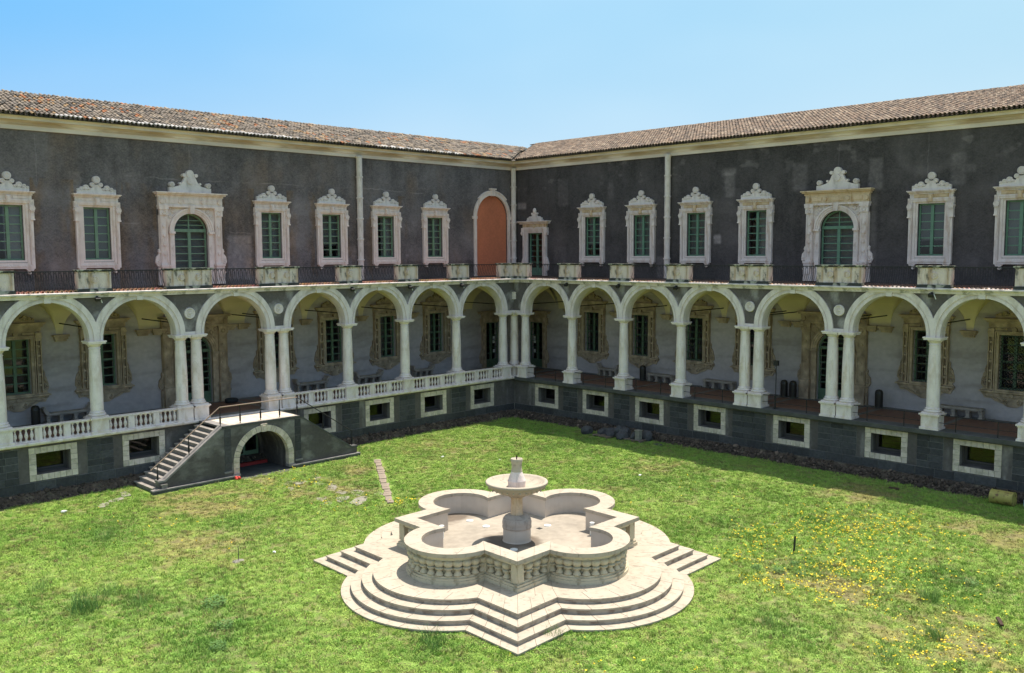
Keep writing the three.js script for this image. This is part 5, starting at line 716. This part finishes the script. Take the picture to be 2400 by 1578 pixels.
  for (const [x, z, k, mi, s, label] of list) { const gname = k === 2 ? 'weed' : 'grass_tuft', g = thing(gname, label, k === 2 ? 'weed' : 'grass tuft', [x, hgt(x, z) - 0.01, z], rr(0, 6), k === 2 ? 'leafy weeds in the lawn' : 'tall grass tufts in the lawn'); const mm = mesh(g, k === 2 ? 'leaves' : 'blades', k === 2 ? bushy : tall[k], tm[mi]); mm.scale.setScalar(s); }
}

// ---------------------------------------------------------------- odds and ends on the lawn
{
  const rock = (i, sx, sy, sz, mat, name, pos, label, cat, group, rot = 0) => { const o = solo(name, rockGeo[i % 4].clone().scale(sx, sy, sz), mat, pos, label, cat, group); o.rotation.y = rot; return o; };
  const path = grp(scene, 'stone_path'); path.userData = { kind: 'structure' };
  { const [a, b] = PATH, dx = b[0] - a[0], dz = b[1] - a[1], L = Math.hypot(dx, dz), n = 22; for (let i = 0; i < n; i++) { const t = (i + 0.5) / n, wd = rr(0.26, 0.38), m = mesh(path, 'stone', [box(-L / n / 2 + rr(0.01, 0.03), L / n / 2 - rr(0.01, 0.03), -0.05, rr(0.035, 0.06), -wd / 2, wd / 2)], M.pathBrick, [a[0] + dx * t + rr(-0.03, 0.03), 0, a[1] + dz * t + rr(-0.03, 0.03)]); m.rotation.y = -Math.atan2(dz, dx) + rr(-0.05, 0.05); } }
  const pav = grp(scene, 'sunken_paving'); pav.userData = { kind: 'structure' };
  for (const [x, z, r] of [[-19.68, 5.56, 0.5], [-19.16, 6.54, 0.6], [-19.43, 7.74, 0.5], [-18.74, 5.63, 0.4], [-20.52, 8.62, 0.6], [-19.74, 10.19, 0.7], [-18.92, 4.05, 0.35], [-18.95, 9.06, 0.55], [-20.1, 5.3, 0.4], [-19.0, 7.2, 0.4], [-20.0, 9.4, 0.5], [-19.4, 8.5, 0.45], [-20.6, 6.3, 0.3], [-21.2, 4.3, 0.35], [-26.3, 1.9, 0.5], [-26.9, 2.5, 0.45], [-27.6, 2.9, 0.4], [-20.9, 9.6, 0.4], [-18.4, 9.8, 0.4]]) { const n = 9, pts = []; for (let i = 0; i < n; i++) { const a = i / n * 6.283, q = r * rr(0.45, 1.0); pts.push([q * Math.cos(a) * 1.3, q * Math.sin(a) * 0.7]); } const m = mesh(pav, 'stone', poly(pts, -0.05, rr(0.012, 0.03)).rotateX(-Math.PI / 2), M.paving, [x, 0, z]); m.rotation.y = rr(0.4, 1.4); }
  const dk = M.basalt[2], stones = [[-1.75, 7.75, 0.42, 0.33], [-1.35, 8.6, 0.36, 0.22], [-1.0, 9.0, 0.5, 0.26], [-1.5, 9.3, 0.34, 0.24], [-1.0, 9.9, 0.5, 0.34], [-1.55, 10.2, 0.38, 0.26], [-1.0, 10.7, 0.4, 0.24], [-1.3, 10.9, 0.3, 0.3], [-0.85, 11.4, 0.36, 0.34], [-0.85, 8.3, 0.36, 0.2], [-1.25, 9.7, 0.3, 0.42]];
  const ord = ['first', 'second', 'third', 'fourth', 'fifth', 'sixth', 'seventh', 'eighth', 'ninth', 'tenth', 'eleventh']; stones.sort((a, b) => a[1] - b[1]);
  stones.forEach(([x, z, r, y], i) => rock(i, r, y, r * 0.8, dk, 'lava_stone', [x, y * 0.7, z], `dark rough lava stone, ${ord[i]} from left in the heap by the right wing`, 'stone', 'heap of lava stones by the right wing', i * 1.7));
  const pallet = (x, z, ry, label) => { const g = thing('wooden_pallet', label, 'pallet', [x, 0, z], ry, 'wooden pallets under the stone heap'); const wd = M.palletWood ??= surf(0.8, 256, (u, v) => { const a = fbm(u * 3, v * 18, 4, 3, 18); return [0.26 * a + 0.05, 0.19 * a + 0.04, 0.14 * a + 0.03]; }); for (let i = 0; i < 5; i++) mesh(g, 'plank', box(-0.6, 0.6, 0.11, 0.135, -0.5 + i * 0.22, -0.38 + i * 0.22), wd); for (const q of [-0.5, 0, 0.5]) mesh(g, 'bearer', box(q - 0.05, q + 0.05, 0, 0.108, -0.5, 0.5), wd); };
  pallet(-1.6, 9.0, 1.5, 'weathered wooden pallet under left half of the lava stone heap'); pallet(-1.25, 11.0, 1.62, 'weathered wooden pallet under right half of the lava stone heap');
  solo('stone_post', [box(-0.14, 0.14, 0, 0.52, -0.14, 0.14), box(-0.16, 0.16, 0.52, 0.58, -0.16, 0.16)], M.paving, [-1.45, 0.1, 11.25], 'short grey square stone post standing at right end of the heap', 'stone post');
  rock(1, 0.35, 0.05, 0.2, M.basalt[1], 'stone_slab', [-1.4, 0.03, 12.6], 'flat dark stone slab in the shaded grass right of the heap', 'stone slab', null, 1.2);
  const dr = thing('drum', 'yellow metal drum lying on its side in shade by right wing', 'drum', [-1.2, 0.30, 30.05], Math.PI / 2 - 0.04);
  const yl = surf(1.2, 256, (u, v) => { const a = fbm(u * 5, v * 5, 5, 5, 5), b = fbm(u * 9 + 3, v * 9, 4, 9, 9); return mix3([0.40, 0.335, 0.085], [0.17, 0.10, 0.04], clamp((b - 0.56) * 6)).map((x) => x * (0.75 + 0.5 * a)); }, { rough: 0.6 });
  mesh(dr, 'shell', lathe([[0, -0.44], [0.285, -0.44], [0.30, -0.455], [0.305, -0.44], [0.29, -0.42], [0.29, -0.16], [0.302, -0.145], [0.29, -0.13], [0.29, 0.13], [0.302, 0.145], [0.29, 0.16], [0.29, 0.42], [0.305, 0.44], [0.30, 0.455], [0.285, 0.44], [0, 0.44]], 32).rotateZ(Math.PI / 2), yl);
  mesh(dr, 'rust_patch', new THREE.CylinderGeometry(0.294, 0.294, 0.17, 10, 1, true, 0, 0.9).rotateZ(Math.PI / 2).rotateX(-0.3), M.rust);
  const cn = thing('jerrycan', 'pale blue plastic canister on the grass beside the yellow drum', 'canister', [-0.95, 0, 30.95], 1.3); mesh(cn, 'body', [box(-0.14, 0.14, 0, 0.3, -0.09, 0.09), box(-0.1, 0.1, 0.3, 0.34, -0.07, 0.07)], flat(0.45, 0.58, 0.70, 0.5)); mesh(cn, 'handle', tube([[-0.09, 0.33, 0], [-0.06, 0.40, 0], [0.05, 0.40, 0], [0.08, 0.33, 0]], 0.018, 6), flat(0.45, 0.58, 0.70, 0.5)); mesh(cn, 'cap', new THREE.CylinderGeometry(0.03, 0.03, 0.05, 12).translate(0.1, 0.365, 0), M.iron);
  const stake = (x, z, h, r, mat, lean, label, foot) => { const g = thing('stake', label, 'stake', [x, 0, z]); mesh(g, 'rod', tube([[0, -0.05, 0], [lean, h, lean * 0.5]], r, 8), mat); if (foot) mesh(g, 'stone_foot', rockGeo[2].clone().scale(0.2, 0.06, 0.16), M.paving); };
  stake(-13.1, 26.95, 0.62, 0.035, M.iron, 0.04, 'black stake standing in the yellow flowers at right'); stake(-27.2, 13.68, 0.55, 0.014, M.ironGrey, -0.01, 'thin grey rod standing on a small stone at left', true);
  const paper = (x, z, s, label) => { const m = solo('paper_scrap', rockGeo[3].clone().scale(s * 0.65, s * 0.25, s * 0.4), M.white, [x, 0.07, z], label, 'paper', 'white scraps of litter on the lawn'); m.rotation.y = rr(0, 3); };
  paper(-29.25, 2.97, 0.2, 'white crumpled paper scrap at far left of the lawn'); paper(-25.9, 13.82, 0.13, 'white scrap right of the thin grey rod'); paper(-11.7, 6.4, 0.14, 'white scrap on lawn behind fountain, left of the bowl'); paper(-10.12, 9.03, 0.08, 'tiny white scrap on lawn just left of the fountain bowl'); paper(-7.8, 16.19, 0.14, 'white scrap on lawn right of the bowl behind the fountain');
  solo('broken_board', [box(-0.3, 0.3, 0.08, 0.13, -0.045, 0.045), box(0.02, 0.34, 0.05, 0.09, -0.02, 0.08)], M.rust, [-14.8, 0.02, 34.2], 'dark broken piece of board on the grass, far lower right', 'wood').rotation.y = 0.5;
  rock(0, 0.3, 0.05, 0.14, M.rust, 'fallen_branch', [-1.85, 0.05, 25.75], 'dark branch lying in the shaded grass by the right wing', 'branch', null, 1.4);
}

const renderer = new THREE.WebGLRenderer({ antialias: true });
renderer.toneMapping = THREE.LinearToneMapping;
renderer.toneMappingExposure = EXPOSURE;
renderer.shadowMap.enabled = true; renderer.shadowMap.type = THREE.PCFSoftShadowMap;
renderer.render(scene, camera);
